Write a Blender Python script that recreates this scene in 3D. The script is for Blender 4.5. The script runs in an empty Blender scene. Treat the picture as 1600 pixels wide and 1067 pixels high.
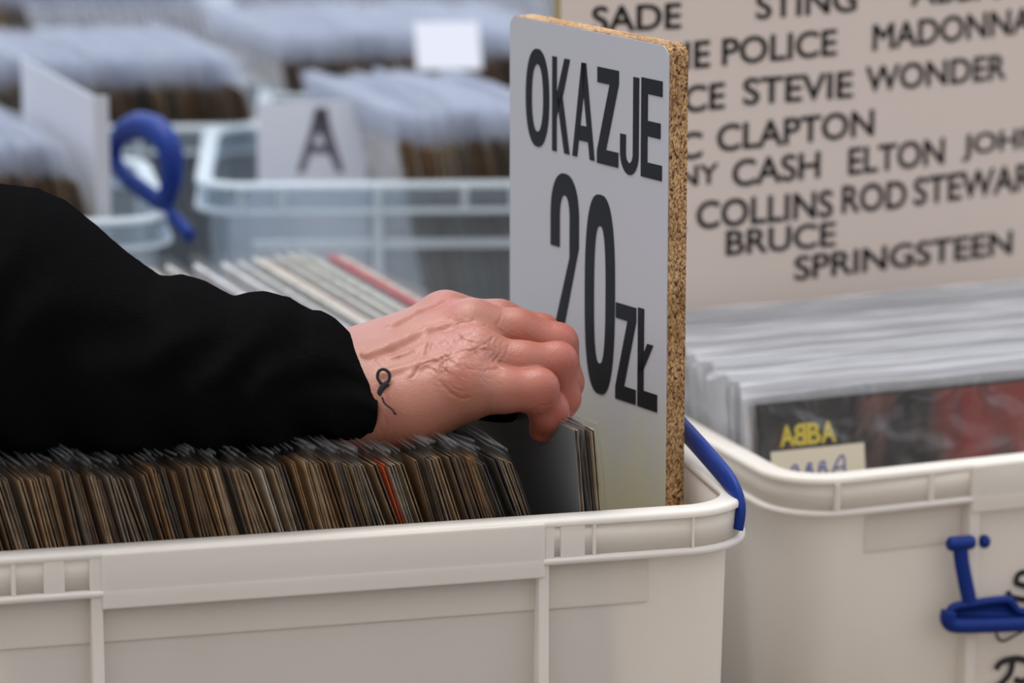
import bpy, bmesh, math, random
import numpy as np
from mathutils import Vector, Matrix
R = math.radians
rng = random.Random(7)
sc = bpy.context.scene
col = sc.collection

# ---------------------------------------------------------------- camera
CAM_H, PITCH, FPX = 0.63, R(12.9), 5600.0
cam_d = bpy.data.cameras.new('camera'); cam = bpy.data.objects.new('camera', cam_d); col.objects.link(cam)
cam.location = (0, 0, CAM_H); cam.rotation_euler = (math.pi/2 - PITCH, 0, 0)
cam_d.sensor_width = 36; cam_d.lens = FPX/1600*36; cam_d.clip_start = .05; cam_d.clip_end = 60
cam_d.dof.use_dof = True; cam_d.dof.focus_distance = 1.615; cam_d.dof.aperture_fstop = 7.0
cam_d.dof.aperture_blades = 7
sc.camera = cam
# ---------------------------------------------------------------- light
sc.view_settings.view_transform = 'Standard'; sc.view_settings.look = 'None'
sc.view_settings.gamma = 1; sc.view_settings.use_curve_mapping = False
sc.view_settings.exposure = 0.15
sc.cycles.max_bounces = 10; sc.cycles.diffuse_bounces = 4; sc.cycles.transparent_max_bounces = 64
sc.cycles.caustics_reflective = False; sc.cycles.caustics_refractive = False
w = bpy.data.worlds.new('overcast_sky'); sc.world = w; w.use_nodes = True
nt = w.node_tree; nt.nodes.clear()
n_out = nt.nodes.new('ShaderNodeOutputWorld'); n_bg = nt.nodes.new('ShaderNodeBackground')
n_tc = nt.nodes.new('ShaderNodeTexCoord'); n_sep = nt.nodes.new('ShaderNodeSeparateXYZ')
n_rz = nt.nodes.new('ShaderNodeValToRGB'); n_ry = nt.nodes.new('ShaderNodeValToRGB')
n_my = nt.nodes.new('ShaderNodeMath'); n_my.operation = 'MULTIPLY_ADD'; n_my.inputs[1].default_value = .5; n_my.inputs[2].default_value = .5
n_mx = nt.nodes.new('ShaderNodeMix'); n_mx.data_type = 'RGBA'; n_mx.blend_type = 'MULTIPLY'; n_mx.inputs[0].default_value = 1
L = nt.links.new
L(n_tc.outputs['Generated'], n_sep.inputs[0]); L(n_sep.outputs['Z'], n_rz.inputs[0])
L(n_sep.outputs['Y'], n_my.inputs[0]); L(n_my.outputs[0], n_ry.inputs[0])
e = n_rz.color_ramp.elements
e[0].position = 0.0; e[0].color = (.16, .15, .14, 1); e[1].position = .75; e[1].color = (1.0, 1.0, 1.0, 1)
m = e.new(.18); m.color = (.70, .71, .73, 1)
e = n_ry.color_ramp.elements
e[0].position = .15; e[0].color = (.70, .66, .645, 1); e[1].position = .85; e[1].color = (.86, .96, 1.12, 1)
L(n_rz.outputs[0], n_mx.inputs[6]); L(n_ry.outputs[0], n_mx.inputs[7]); L(n_mx.outputs[2], n_bg.inputs[0])
n_bg.inputs[1].default_value = 1.68
L(n_bg.outputs[0], n_out.inputs[0])
sun_d = bpy.data.lights.new('veiled_sun', 'SUN'); sun_d.energy = 2.0; sun_d.angle = R(38); sun_d.color = (1, .96, .9)
sun = bpy.data.objects.new('veiled_sun', sun_d); col.objects.link(sun); sun.rotation_euler = (R(-10), R(-16), 0)

# ---------------------------------------------------------------- helpers
CP, SP = math.cos(PITCH), math.sin(PITCH)
CAM = Vector((0, 0, CAM_H))
def ray(u, v):                       # direction with unit depth along the lens axis
    a, b = (u-800)/FPX, (v-533.5)/FPX
    return Vector((a, CP - b*SP, -SP - b*CP))
def P(u, v, d): return CAM + ray(u, v)*d
def Pz(u, v, z):
    r = ray(u, v); return CAM + r*((z-CAM_H)/r.z)
def Pplane(u, v, o, n):
    r = ray(u, v); return CAM + r*((o-CAM).dot(n)/r.dot(n))

MATS = {}
def mat(name, color=(.5,.5,.5), rough=.5, **kw):
    m = bpy.data.materials.new(name); m.use_nodes = True; t = m.node_tree
    b = t.nodes['Principled BSDF']
    b.inputs['Base Color'].default_value = (*color, 1); b.inputs['Roughness'].default_value = rough
    for k, v in kw.items(): b.inputs[k.replace('_', ' ')].default_value = v
    MATS[name] = m
    return m, t, b
def noise_color(t, b, c1, c2, scale, detail=4, lo=.35, hi=.65, coord='Object', stretch=(1,1,1)):
    tc = t.nodes.new('ShaderNodeTexCoord'); mp = t.nodes.new('ShaderNodeMapping'); mp.inputs['Scale'].default_value = stretch
    nz = t.nodes.new('ShaderNodeTexNoise'); nz.inputs['Scale'].default_value = scale; nz.inputs['Detail'].default_value = detail
    rp = t.nodes.new('ShaderNodeValToRGB'); rp.color_ramp.elements[0].position = lo; rp.color_ramp.elements[1].position = hi
    rp.color_ramp.elements[0].color = (*c1, 1); rp.color_ramp.elements[1].color = (*c2, 1)
    t.links.new(tc.outputs[coord], mp.inputs[0]); t.links.new(mp.outputs[0], nz.inputs['Vector'])
    t.links.new(nz.outputs['Fac'], rp.inputs[0]); t.links.new(rp.outputs[0], b.inputs['Base Color'])
    return nz, rp, mp
def bump(t, b, scale, strength, dist=.001, detail=4, src=None):
    tc = t.nodes.new('ShaderNodeTexCoord'); nz = t.nodes.new('ShaderNodeTexNoise'); nz.inputs['Scale'].default_value = scale; nz.inputs['Detail'].default_value = detail
    bp = t.nodes.new('ShaderNodeBump'); bp.inputs['Strength'].default_value = strength; bp.inputs['Distance'].default_value = dist
    t.links.new(tc.outputs['Object'], nz.inputs['Vector']); t.links.new(nz.outputs['Fac'], bp.inputs['Height']); t.links.new(bp.outputs[0], b.inputs['Normal'])

def link(name, me, m=None, parent=None):
    o = bpy.data.objects.new(name, me); col.objects.link(o)
    for x in (m if isinstance(m, (list, tuple)) else [m] if m else []): me.materials.append(x)
    if parent is not None: o.parent = parent
    return o
def obj(name, bm, m=None, parent=None, smooth=False):
    me = bpy.data.meshes.new(name); bm.normal_update(); bm.to_mesh(me); bm.free()
    if smooth:
        me.polygons.foreach_set('use_smooth', [True]*len(me.polygons))
    return link(name, me, m, parent)
def tag(o, label, cat, group=None):
    o['label'] = label; o['category'] = cat
    if group: o['group'] = group
    return o
def empty(name, loc, rz=0):
    o = bpy.data.objects.new(name, None); col.objects.link(o); o.location = loc; o.rotation_euler = (0, 0, rz); o.empty_display_size = .02
    return o
def box(bm, x0, x1, y0, y1, z0, z1, bev=0, mi=0):
    vs = [bm.verts.new(p) for p in ((x0,y0,z0),(x1,y0,z0),(x1,y1,z0),(x0,y1,z0),(x0,y0,z1),(x1,y0,z1),(x1,y1,z1),(x0,y1,z1))]
    fs = [bm.faces.new([vs[i] for i in q]) for q in ((3,2,1,0),(4,5,6,7),(0,1,5,4),(1,2,6,5),(2,3,7,6),(3,0,4,7))]
    for f in fs: f.material_index = mi
    if bev:
        es = {e for f in fs for e in f.edges}
        bmesh.ops.bevel(bm, geom=list(es), offset=bev, segments=2, affect='EDGES', profile=.6)
def tube(bm, pts, rad, n=10, flat=None, caps=True):
    """swept tube; rad number or list; flat=(normal, ratio) squashes along a direction"""
    pts = [Vector(p) for p in pts]; rings = []
    rad = rad if isinstance(rad, (list, tuple)) else [rad]*len(pts)
    ref = Vector((0, 0, 1)); prev = None
    for i, p in enumerate(pts):
        tdir = (pts[min(i+1, len(pts)-1)] - pts[max(i-1, 0)]).normalized()
        if flat is not None: b = flat[0] - tdir*flat[0].dot(tdir)
        elif prev is None:
            ref = Vector((0, 0, 1)) if abs(tdir.z) < .9 else Vector((1, 0, 0)); b = ref - tdir*ref.dot(tdir)
        else: b = prev - tdir*prev.dot(tdir)
        b.normalize(); prev = b; c = tdir.cross(b); k = flat[1] if flat is not None else 1
        rings.append([bm.verts.new(p + (b*math.cos(a)*k + c*math.sin(a))*rad[i]) for a in [2*math.pi*j/n for j in range(n)]])
    for a, b in zip(rings, rings[1:]):
        for j in range(n): bm.faces.new((a[j], a[(j+1) % n], b[(j+1) % n], b[j]))
    if caps:
        bm.faces.new(rings[0][::-1]); bm.faces.new(rings[-1])
def smooth_path(pts, n=6):
    pts = [Vector(p) for p in pts]; out = []
    for i in range(len(pts)-1):
        p0, p1, p2, p3 = pts[max(i-1, 0)], pts[i], pts[i+1], pts[min(i+2, len(pts)-1)]
        for k in range(n):
            t = k/n
            out.append(.5*((2*p1)+(p2-p0)*t+(2*p0-5*p1+4*p2-p3)*t*t+(3*p1-p0-3*p2+p3)*t**3))
    return out+[pts[-1]]
def rrect(x0, x1, y0, y1, r, seg=8):
    out = []
    for cx, cy, a0 in ((x1-r, y0+r, -90), (x1-r, y1-r, 0), (x0+r, y1-r, 90), (x0+r, y0+r, 180)):
        for k in range(seg+1):
            a = R(a0+90*k/seg); out.append((cx+r*math.cos(a), cy+r*math.sin(a)))
    return out
def loft(bm, x0, x1, y0, y1, r, prof, closed=False, cap0=False, cap1=False, seg=8):
    rings = []
    for off, z in prof:
        rings.append([bm.verts.new((x, y, z)) for x, y in rrect(x0-off, x1+off, y0-off, y1+off, max(r+off, .001), seg)])
    prs = list(zip(rings, rings[1:])) + ([(rings[-1], rings[0])] if closed else [])
    for a, b in prs:
        n = len(a)
        for j in range(n): bm.faces.new((a[j], a[(j+1) % n], b[(j+1) % n], b[j]))
    if cap0: bm.faces.new(rings[0][::-1])
    if cap1: bm.faces.new(rings[-1])

# ---------------------------------------------------------------- materials
def crate_mat(name, c1, c2, clear):
    m, t, b = mat(name, c1, .38)
    noise_color(t, b, c1, c2, 9, 3, .35, .7)
    out = t.nodes['Material Output']
    tr = t.nodes.new('ShaderNodeBsdfTranslucent'); tr.inputs[0].default_value = (*c2, 1)
    mx = t.nodes.new('ShaderNodeMixShader'); mx.inputs[0].default_value = .42
    t.links.new(b.outputs[0], mx.inputs[1]); t.links.new(tr.outputs[0], mx.inputs[2])
    last = mx
    if clear:
        tp = t.nodes.new('ShaderNodeBsdfTransparent'); tp.inputs[0].default_value = (.9, .93, .95, 1)
        m2 = t.nodes.new('ShaderNodeMixShader'); m2.inputs[0].default_value = clear
        t.links.new(mx.outputs[0], m2.inputs[1]); t.links.new(tp.outputs[0], m2.inputs[2]); last = m2
    t.links.new(last.outputs[0], out.inputs[0])
    bump(t, b, 60, .12, .0006, 3)
    return m
M_crate = crate_mat('frosted_plastic_warm', (.86, .81, .74), (.91, .87, .81), .04)
M_crate_rib = crate_mat('frosted_plastic_thick', (.90, .86, .80), (.93, .90, .85), 0)
M_crate_b = crate_mat('frosted_plastic_clear', (.60, .66, .71), (.66, .72, .77), .84)
M_crate_b_rib = crate_mat('frosted_plastic_clear_thick', (.74, .80, .84), (.80, .86, .90), .25)
M_blue, _, _ = mat('blue_plastic', (.006, .028, .19), .45, Specular_IOR_Level=.2)
def film(name, op, colr, rough=.22, gl=.5, edge=.35):
    m = bpy.data.materials.new(name); m.use_nodes = True; t = m.node_tree; t.nodes.remove(t.nodes['Principled BSDF'])
    out = t.nodes['Material Output']
    tp = t.nodes.new('ShaderNodeBsdfTransparent'); df = t.nodes.new('ShaderNodeBsdfDiffuse'); gs = t.nodes.new('ShaderNodeBsdfGlossy')
    tl = t.nodes.new('ShaderNodeBsdfTranslucent'); tl.inputs[0].default_value = (*colr, 1)
    tp.inputs[0].default_value = (.985, .985, .985, 1); df.inputs[0].default_value = (*colr, 1); gs.inputs['Roughness'].default_value = rough
    m0 = t.nodes.new('ShaderNodeMixShader'); m0.inputs[0].default_value = .4
    m1 = t.nodes.new('ShaderNodeMixShader'); m1.inputs[0].default_value = gl
    m2 = t.nodes.new('ShaderNodeMixShader'); fr = t.nodes.new('ShaderNodeLayerWeight'); fr.inputs[0].default_value = .25
    ma = t.nodes.new('ShaderNodeMath'); ma.operation = 'MULTIPLY_ADD'; ma.inputs[1].default_value = edge; ma.inputs[2].default_value = op; ma.use_clamp = True
    t.links.new(fr.outputs['Facing'], ma.inputs[0]); t.links.new(ma.outputs[0], m2.inputs[0])
    t.links.new(df.outputs[0], m0.inputs[1]); t.links.new(tl.outputs[0], m0.inputs[2])
    t.links.new(m0.outputs[0], m1.inputs[1]); t.links.new(gs.outputs[0], m1.inputs[2])
    t.links.new(tp.outputs[0], m2.inputs[1]); t.links.new(m1.outputs[0], m2.inputs[2]); t.links.new(m2.outputs[0], out.inputs[0])
    return m
M_film = film('clear_sleeve_film', .022, (.6, .62, .62), .13, .9, .3)
M_film_edge = film('sleeve_film_seam', .22, (.75, .77, .78), .15, .6)
M_film_b = film('hazy_sleeve_film', .36, (.74, .78, .87), .3, .12, .05)
M_film_lp = film('record_sleeve_film', .52, (.94, .955, .99), .18, .35, .14)
M_film_front = film('glossy_album_film', .03, (.7, .72, .75), .10, .85)
t = M_film_front.node_tree; tc = t.nodes.new('ShaderNodeTexCoord'); nz = t.nodes.new('ShaderNodeTexNoise'); nz.inputs['Scale'].default_value = 26; nz.inputs['Distortion'].default_value = 1.6; nz.inputs['Detail'].default_value = 1
bp = t.nodes.new('ShaderNodeBump'); bp.inputs['Strength'].default_value = 1; bp.inputs['Distance'].default_value = .012
t.links.new(tc.outputs['Object'], nz.inputs['Vector']); t.links.new(nz.outputs['Fac'], bp.inputs['Height'])
for q in t.nodes:
    if q.type in ('BSDF_GLOSSY', 'LAYER_WEIGHT'): t.links.new(bp.outputs[0], q.inputs['Normal'])
M_film_pale = film('clear_album_film', .012, (.75, .77, .80), .22, .5)
def objcolor_mat(name, rough=.8, spots=True, dark=.55):
    m, t, b = mat(name, (.5, .5, .5), rough)
    oi = t.nodes.new('ShaderNodeObjectInfo'); tc = t.nodes.new('ShaderNodeTexCoord'); nz = t.nodes.new('ShaderNodeTexNoise')
    nz.inputs['Scale'].default_value = 90; nz.inputs['Detail'].default_value = 5
    rp = t.nodes.new('ShaderNodeValToRGB'); rp.color_ramp.elements[0].position = .3; rp.color_ramp.elements[1].position = .62
    rp.color_ramp.elements[0].color = (dark, dark*.92, dark*.82, 1); rp.color_ramp.elements[1].color = (1, 1, 1, 1)
    mx = t.nodes.new('ShaderNodeMix'); mx.data_type = 'RGBA'; mx.blend_type = 'MULTIPLY'; mx.inputs[0].default_value = 1
    t.links.new(tc.outputs['Object'], nz.inputs['Vector']); t.links.new(nz.outputs['Fac'], rp.inputs[0])
    t.links.new(oi.outputs['Color'], mx.inputs[6]); t.links.new(rp.outputs[0], mx.inputs[7]); t.links.new(mx.outputs[2], b.inputs['Base Color'])
    return m
M_edge = objcolor_mat('worn_card_edge', .9, dark=.38)
M_face = objcolor_mat('printed_card', .55, dark=.8)
M_inside, _, _ = mat('sleeve_inside', (.02, .018, .015), .9)
M_vinyl, _, _ = mat('vinyl', (.006, .006, .007), .25)

# ---------------------------------------------------------------- setting
m, t, b = mat('concrete', (.2, .2, .2), .9); noise_color(t, b, (.12, .118, .115), (.2, .198, .19), 6, 6)
bm = bmesh.new(); box(bm, -6, 6, -2, 9, -.93, -.9); g = obj('ground', bm, m); g['kind'] = 'structure'
m_wood, t, b = mat('table_board', (.2, .14, .09), .6); noise_color(t, b, (.10, .068, .042), (.19, .135, .09), 5, 5, stretch=(1, 12, 12))
m_pale, t, b = mat('pale_table_laminate', (.5, .53, .57), .5); noise_color(t, b, (.46, .49, .53), (.54, .57, .61), 5, 4)
def table(name, x0, x1, y0, y1, z, label, m_wood):
    t0 = empty(name, ((x0+x1)/2, (y0+y1)/2, -.9)); tag(t0, label, 'table')
    hx, hy = (x1-x0)/2, (y1-y0)/2
    bm = bmesh.new(); box(bm, -hx, hx, -hy, hy, z+.9-.025, z+.9, .003); obj('table_top', bm, m_wood, t0)
    for sx in (-1, 1):
        for sy in (-1, 1):
            bm = bmesh.new(); cx, cy = sx*(hx-.08), sy*(hy-.08); box(bm, cx-.02, cx+.02, cy-.02, cy+.02, 0, z+.9-.025, .002); obj('leg', bm, m_wood, t0)
TZ = -.135
table('market_table', -1.1, 1.1, 1.35, 2.205, TZ, 'low wooden market table under the front crates', m_wood)
table('market_table', -1.3, 1.3, 2.215, 4.2, 0.0, 'higher pale market table under the crates at the back', m_pale)

# ---------------------------------------------------------------- crates
def crate(origin, rz, x0, x1, D, H, mw, mr, label, group, ribs=(), panel=None, bigribs=(), band=None, rimribs_side=True, r=.026):
    c = empty('storage_crate', origin, rz); tag(c, label, 'crate', group)
    bm = bmesh.new()
    loft(bm, x0, x1, 0, D, r, [(-.02, 0), (-.006, 0), (-.004, .004), (0, H-.02), (0, H-.002), (-.0025, H-.002), (-.0025, H-.02), (-.0065, .0035), (-.02, .0035)], cap0=True, cap1=True)
    body = obj('crate_body', bm, mw, c, True)
    bm = bmesh.new()                                    # rolled rim: top flange and bottom lip, joined by a thin skirt
    loft(bm, x0, x1, 0, D, r, [(-.003, H-.0035), (-.003, H-.0008), (-.002, H), (.0066, H), (.0078, H-.0006), (.0082, H-.0016), (.0082, H-.0032), (.0064, H-.0036), (.0004, H-.0036)], closed=True)
    flange = obj('rim', bm, mr, c, True)
    bm = bmesh.new()
    loft(bm, x0, x1, 0, D, r, [(.0062, H-.0175), (.0086, H-.0178), (.0088, H-.0202), (.0080, H-.0208), (.0004, H-.0208), (.0004, H-.0175)], closed=True)
    obj('rim_lip', bm, mr, c, True)
    bm = bmesh.new()
    loft(bm, x0, x1, 0, D, r, [(.0064, H-.0036), (.0062, H-.0175), (.0046, H-.0175), (.0048, H-.0036)], closed=True)
    obj('rim_skirt', bm, mw, c, True)
    for px, wd in ribs:
        bm = bmesh.new(); box(bm, px-wd/2, px+wd/2, -.0080, -.004, H-.0185, H-.0028, .0005); obj('rim_rib', bm, mr, c)
    for px, wd in bigribs:
        bm = bmesh.new(); box(bm, px-wd/2, px+wd/2, -.0078, .003, .01, H-.003, .001); obj('wall_rib', bm, mr, c)
    if panel:
        bm = bmesh.new(); box(bm, panel[0], panel[1], -.0088, -.004, H-.0262, H-.0012, .0009); obj('rim_panel', bm, mr, c)
    if band:
        for (b0, b1) in band:
            bm = bmesh.new(); box(bm, b0, b1, -.0006, .0015, H-.0435, H-.0215, .0009); obj('wall_band', bm, mw, c)
    return c
# front crate: derive its long edge on the ground of its rim plane
ZR = .20
A0, A1 = Pz(0, 872, ZR), Pz(1156, 793, ZR)
fx = (A1-A0).normalized(); TH_F = math.atan2(fx.y, fx.x)
def fg_local(u, v): 
    d = Pz(u, v, ZR)-A1; return d.dot(fx)
CX1 = .0035
def fgx(u): # local x on the front line for pixel column u
    best = None
    for k in range(-6000, 300):
        p = A1 + fx*(k/10000)
        q = (p.x)/((p-CAM).dot(Vector((0, CP, -SP))))*FPX+800
        if best is None or abs(q-u) < best[0]: best = (abs(q-u), k/10000)
    return best[1]
fg_o = A1 + Vector((-fx.y, fx.x, 0))*.0085; fg_o.z = 0
FG_D = .225
riser = empty('wooden_riser', (fg_o.x, fg_o.y, TZ), TH_F); tag(riser, 'low wooden riser carrying the front crate', 'riser')
bm = bmesh.new(); box(bm, -.47, 0, .0, FG_D, .09, .135, .002); obj('riser_top', bm, m_wood, riser)
for sx in (-.44, -.03):
    bm = bmesh.new(); box(bm, sx-.012, sx+.012, .01, FG_D-.01, 0, .09, .002); obj('riser_foot', bm, m_wood, riser)
fg = crate(fg_o, TH_F, -.46, CX1, FG_D, ZR, M_crate, M_crate_rib, 'frosted white plastic crate of singles nearest the camera, under the black sleeve', None,
    ribs=[(fgx(u), w) for u, w in ((84, .009), (150, .006), (860, .004), (930, .0015), (896, .011), (1085, .001), (20, .002))],
    panel=(fgx(158), fgx(852)), bigribs=[(fgx(150), .0052), (fgx(851), .0048)], band=[(fgx(160), fgx(845)), (fgx(856), fgx(1022)), (fgx(-60), fgx(143))])
m_kraft, t, b = mat('cardboard', (.33, .22, .12), .85); noise_color(t, b, (.28, .185, .10), (.38, .26, .15), 20, 4)
bm = bmesh.new(); box(bm, -.448, CX1-.012, .012, FG_D-.012, .004, .05); obj('cardboard_insert', bm, m_kraft, fg)

# right-hand crate of long-play records
ZRR = .161
B0, B1 = Pz(1229, 756, ZRR), Pz(1600, 716, ZRR)
rx = (B1-B0).normalized(); TH_R = math.atan2(rx.y, rx.x); ry = Vector((-rx.y, rx.x, 0))
ro = B0 + ry*.0085 + rx*.0085; ro.z = TZ
RH = ZRR-TZ
def rx_at(u):
    best = None
    for k in range(-100, 5000):
        p = B0 + rx*(k/10000)
        q = p.x/((p-CAM).dot(Vector((0, CP, -SP))))*FPX+800
        if best is None or abs(q-u) < best[0]: best = (abs(q-u), k/10000)
    return best[1]-.0085
RW = .40
rc = crate(ro, TH_R, 0, RW, .228, RH, M_crate, M_crate_rib, 'frosted plastic crate of long-play records with a blue handle and black marker writing', None,
    ribs=[(rx_at(u), w) for u, w in ((1311, .003), (1458, .003))], panel=(rx_at(1521), RW-.03), bigribs=[(rx_at(1527), .006)], band=[(rx_at(1365), rx_at(1518))])

# crate of pale LP sleeves behind the singles
lpw = crate((-.262+.05*.375, 1.795-.05*.927, TZ), R(22), .075, .378, .345, .235, M_crate_b, M_crate_b_rib, 'frosted crate of pale long-play sleeves directly behind the front crate', None)
bm = bmesh.new(); box(bm, .09, .365, .012, .333, .004, .0215); obj('cardboard_insert', bm, m_kraft, lpw)

def back_crate(u, v, z, side, th, W, D, label, ribs=(), bigribs=None):
    """u,v = pixel of the rim's front corner; side +1: that corner is the left one"""
    c0 = Pz(u, v, z); c0.z = 0
    x0, x1 = (0, W) if side > 0 else (-W, 0)
    return crate(c0, R(th), x0, x1, D, z, M_crate_b, M_crate_b_rib, label, 'frosted crates on the back table', ribs=ribs,
                 bigribs=bigribs or [(x0+W*.22, .005), (x0+W*.78, .005)], panel=None)
cA = back_crate(322, 286, ZR, 1, 3, .40, .235, 'clear plastic crate with the lettered white divider, behind the pale long-play sleeves', ribs=[(.05, .006), (.172, .005), (.023, .004), (.205, .006)], bigribs=[(.114, .006), (.29, .006)])
bm = bmesh.new(); box(bm, .03, .37, -.004, .002, .155, .1605, .001); obj('wall_band', bm, M_crate_b_rib, cA)
cD = back_crate(252, 338, ZR, -1, 10, .40, .22, 'clear plastic crate with a raised blue handle, behind the black sleeve', ribs=[(-.06, .006), (-.12, .004)])
cB = back_crate(405, 194, ZR, -1, 3, .40, .225, 'clear plastic crate showing a short brown row, above the blue handle', ribs=[(-.04, .005), (-.10, .005)])
cB2 = back_crate(425, 148, ZR, 1, 4, .42, .225, 'clear plastic crate under the bright white card, behind the lettered divider', ribs=[(.05, .005)])

# ---------------------------------------------------------------- records
def ord_(n):
    return f"{n}{'th' if 10 <= n % 100 <= 20 else {1:'st',2:'nd',3:'rd'}.get(n % 10, 'th')}"
def single_mesh(seed, size=.184, gap=.0009, ply=.00042):
    """card sleeve open on its near edge: two plies with a dark gap, local x = thickness, y = away, z = up"""
    r = random.Random(seed); bm = bmesh.new(); NY, NZ = 4, 6
    bow = r.uniform(-.0012, .0012); flare = r.uniform(.2, 1.1); skew = r.uniform(-.0006, .0006)
    def pt(s, side, i, j):
        y, z = size*i/NY, size*j/NZ
        near = (1-i/NY)
        x = s*(gap/2*(near*flare+.25) + (ply if side else 0)) + bow*math.sin(math.pi*j/NZ) + skew*near*math.sin(5*j/NZ+seed)
        return (x, y - (r.uniform(0, .0006) if i == 0 else 0), z + (r.uniform(-.0005, .0005) if j == NZ else 0))
    for s in (-1, 1):
        g = {(side, i, j): bm.verts.new(pt(s, side, i, j)) for side in (0, 1) for i in range(NY+1) for j in range(NZ+1)}
        def q(a, mi):
            f = bm.faces.new([g[k] for k in (a if s > 0 else a[::-1])]); f.material_index = mi
        for i in range(NY):
            for j in range(NZ):
                q([(1,i,j),(1,i+1,j),(1,i+1,j+1),(1,i,j+1)], 1); q([(0,i,j),(0,i,j+1),(0,i+1,j+1),(0,i+1,j)], 2)
        for j in range(NZ):
            q([(0,0,j),(1,0,j),(1,0,j+1),(0,0,j+1)], 0); q([(1,NY,j),(0,NY,j),(0,NY,j+1),(1,NY,j+1)], 0)
        for i in range(NY):
            q([(0,i,NZ),(1,i,NZ),(1,i+1,NZ),(0,i+1,NZ)], 0); q([(1,i,0),(0,i,0),(0,i+1,0),(1,i+1,0)], 0)
    # bottom and far hinge closing the pocket
    box(bm, -gap/2, gap/2, size-.0006, size, 0, size, mi=0)
    me = bpy.data.meshes.new('record_single'); bm.normal_update(); bm.to_mesh(me); bm.free()
    for x in (M_edge, M_face, M_inside): me.materials.append(x)
    return me
def film_mesh(seed, size=.184, over=.011, th=.0022, near=.004, m=None, crinkle=.0012, nm='plastic_cover', flat=False, flap=0, me_edge=None):
    r = random.Random(seed+900); bm = bmesh.new(); NY, NZ = 9, 10
    ph = [r.uniform(0, 6.28) for _ in range(6)]
    top = size+over
    for s in (-1, 1):
        g = {}
        for i in range(NY+1):
            for j in range(NZ+1):
                y = -near + (size+near+.003)*i/NY; z = top*(j/NZ)**.7
                k = max(0, (z-size+.004)/(over+.004))
                x = s*th/2 + k*crinkle*(math.sin(5*i/NY+ph[0])+.6*math.sin(11*i/NY+ph[1])+r.uniform(-.3, .3)) + k*s*-.0003
                if i == 0: x += crinkle*.35*math.sin(11*j/NZ+ph[2]) ; y += .0012*math.sin(7*j/NZ+ph[3])
                zz = z + (k*r.uniform(-.0016, .001) if j == NZ else 0)
                g[i, j] = bm.verts.new((x, y, zz))
        for i in range(NY+1): v_ = g[i, NZ].co; g[i, NZ+1] = bm.verts.new((v_.x+s*.0003, v_.y, v_.z+.0011))
        for i in range(NY):
            for j in range(NZ+1):
                a = [g[i,j], g[i+1,j], g[i+1,j+1], g[i,j+1]]; f = bm.faces.new(a if s > 0 else a[::-1]); f.material_index = 1 if j == NZ and me_edge else 0
        if flap and s < 0:          # closing flap folded over the open top
            lo_ = [g[i, NZ] for i in range(NY+1)]
            for st in (1, 2):
                up_ = [bm.verts.new((lo_[i].co.x+flap/2+r.uniform(-.0004, .0004), lo_[i].co.y, lo_[i].co.z+(.0012 if st == 1 else -.0008)+r.uniform(-.0005, .0005))) for i in range(NY+1)]
                for i in range(NY): bm.faces.new((lo_[i], lo_[i+1], up_[i+1], up_[i]))
                lo_ = up_
    me = bpy.data.meshes.new(nm); bm.normal_update(); bm.to_mesh(me); bm.free()
    me.materials.append(m)
    if me_edge: me.materials.append(me_edge)
    me.polygons.foreach_set('use_smooth', [not flat]*len(me.polygons))
    return me
SINGLE = [single_mesh(i) for i in range(10)]
FILM = [film_mesh(i, m=M_film, over=.0075, crinkle=.0009, flat=False, me_edge=M_film_edge) for i in range(10)]
FILM_S = [film_mesh(45, m=M_film, over=.002, me_edge=M_film_edge)]
FILM_H = [film_mesh(40, m=film('scuffed_sleeve_film', .12, (.6, .63, .66), .25, .5), over=.002, th=.0026)]
FILM_B = [film_mesh(50+i, m=M_film_b, over=.024, near=-.0015, crinkle=.0018) for i in range(6)]
TAN = [(.34,.22,.12), (.40,.27,.15), (.30,.19,.10), (.45,.32,.19), (.25,.15,.08), (.20,.13,.075), (.28,.24,.18), (.14,.10,.07), (.36,.20,.09), (.10,.085,.07), (.24,.20,.15), (.42,.34,.24)]
def tone(c):
    l = sum(c)/3
    return 'cream-edged' if l > .42 else 'tan-edged' if l > .225 else 'brown-edged' if l > .13 else 'dark-edged'
proto = {}
def single(pos, th, lean, k, c, label, group, films):
    o = bpy.data.objects.new('record_single', SINGLE[k % len(SINGLE)]); col.objects.link(o)
    o.matrix_world = Matrix.Translation(pos) @ Matrix.Rotation(th, 4, 'Z') @ Matrix.Rotation(-lean, 4, 'Y')
    o.color = (*c, 1); tag(o, label, 'record', group)
    f = bpy.data.objects.new('plastic_cover', films[(k*7+3) % len(films)]); col.objects.link(f); f.parent = o
    return o

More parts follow.
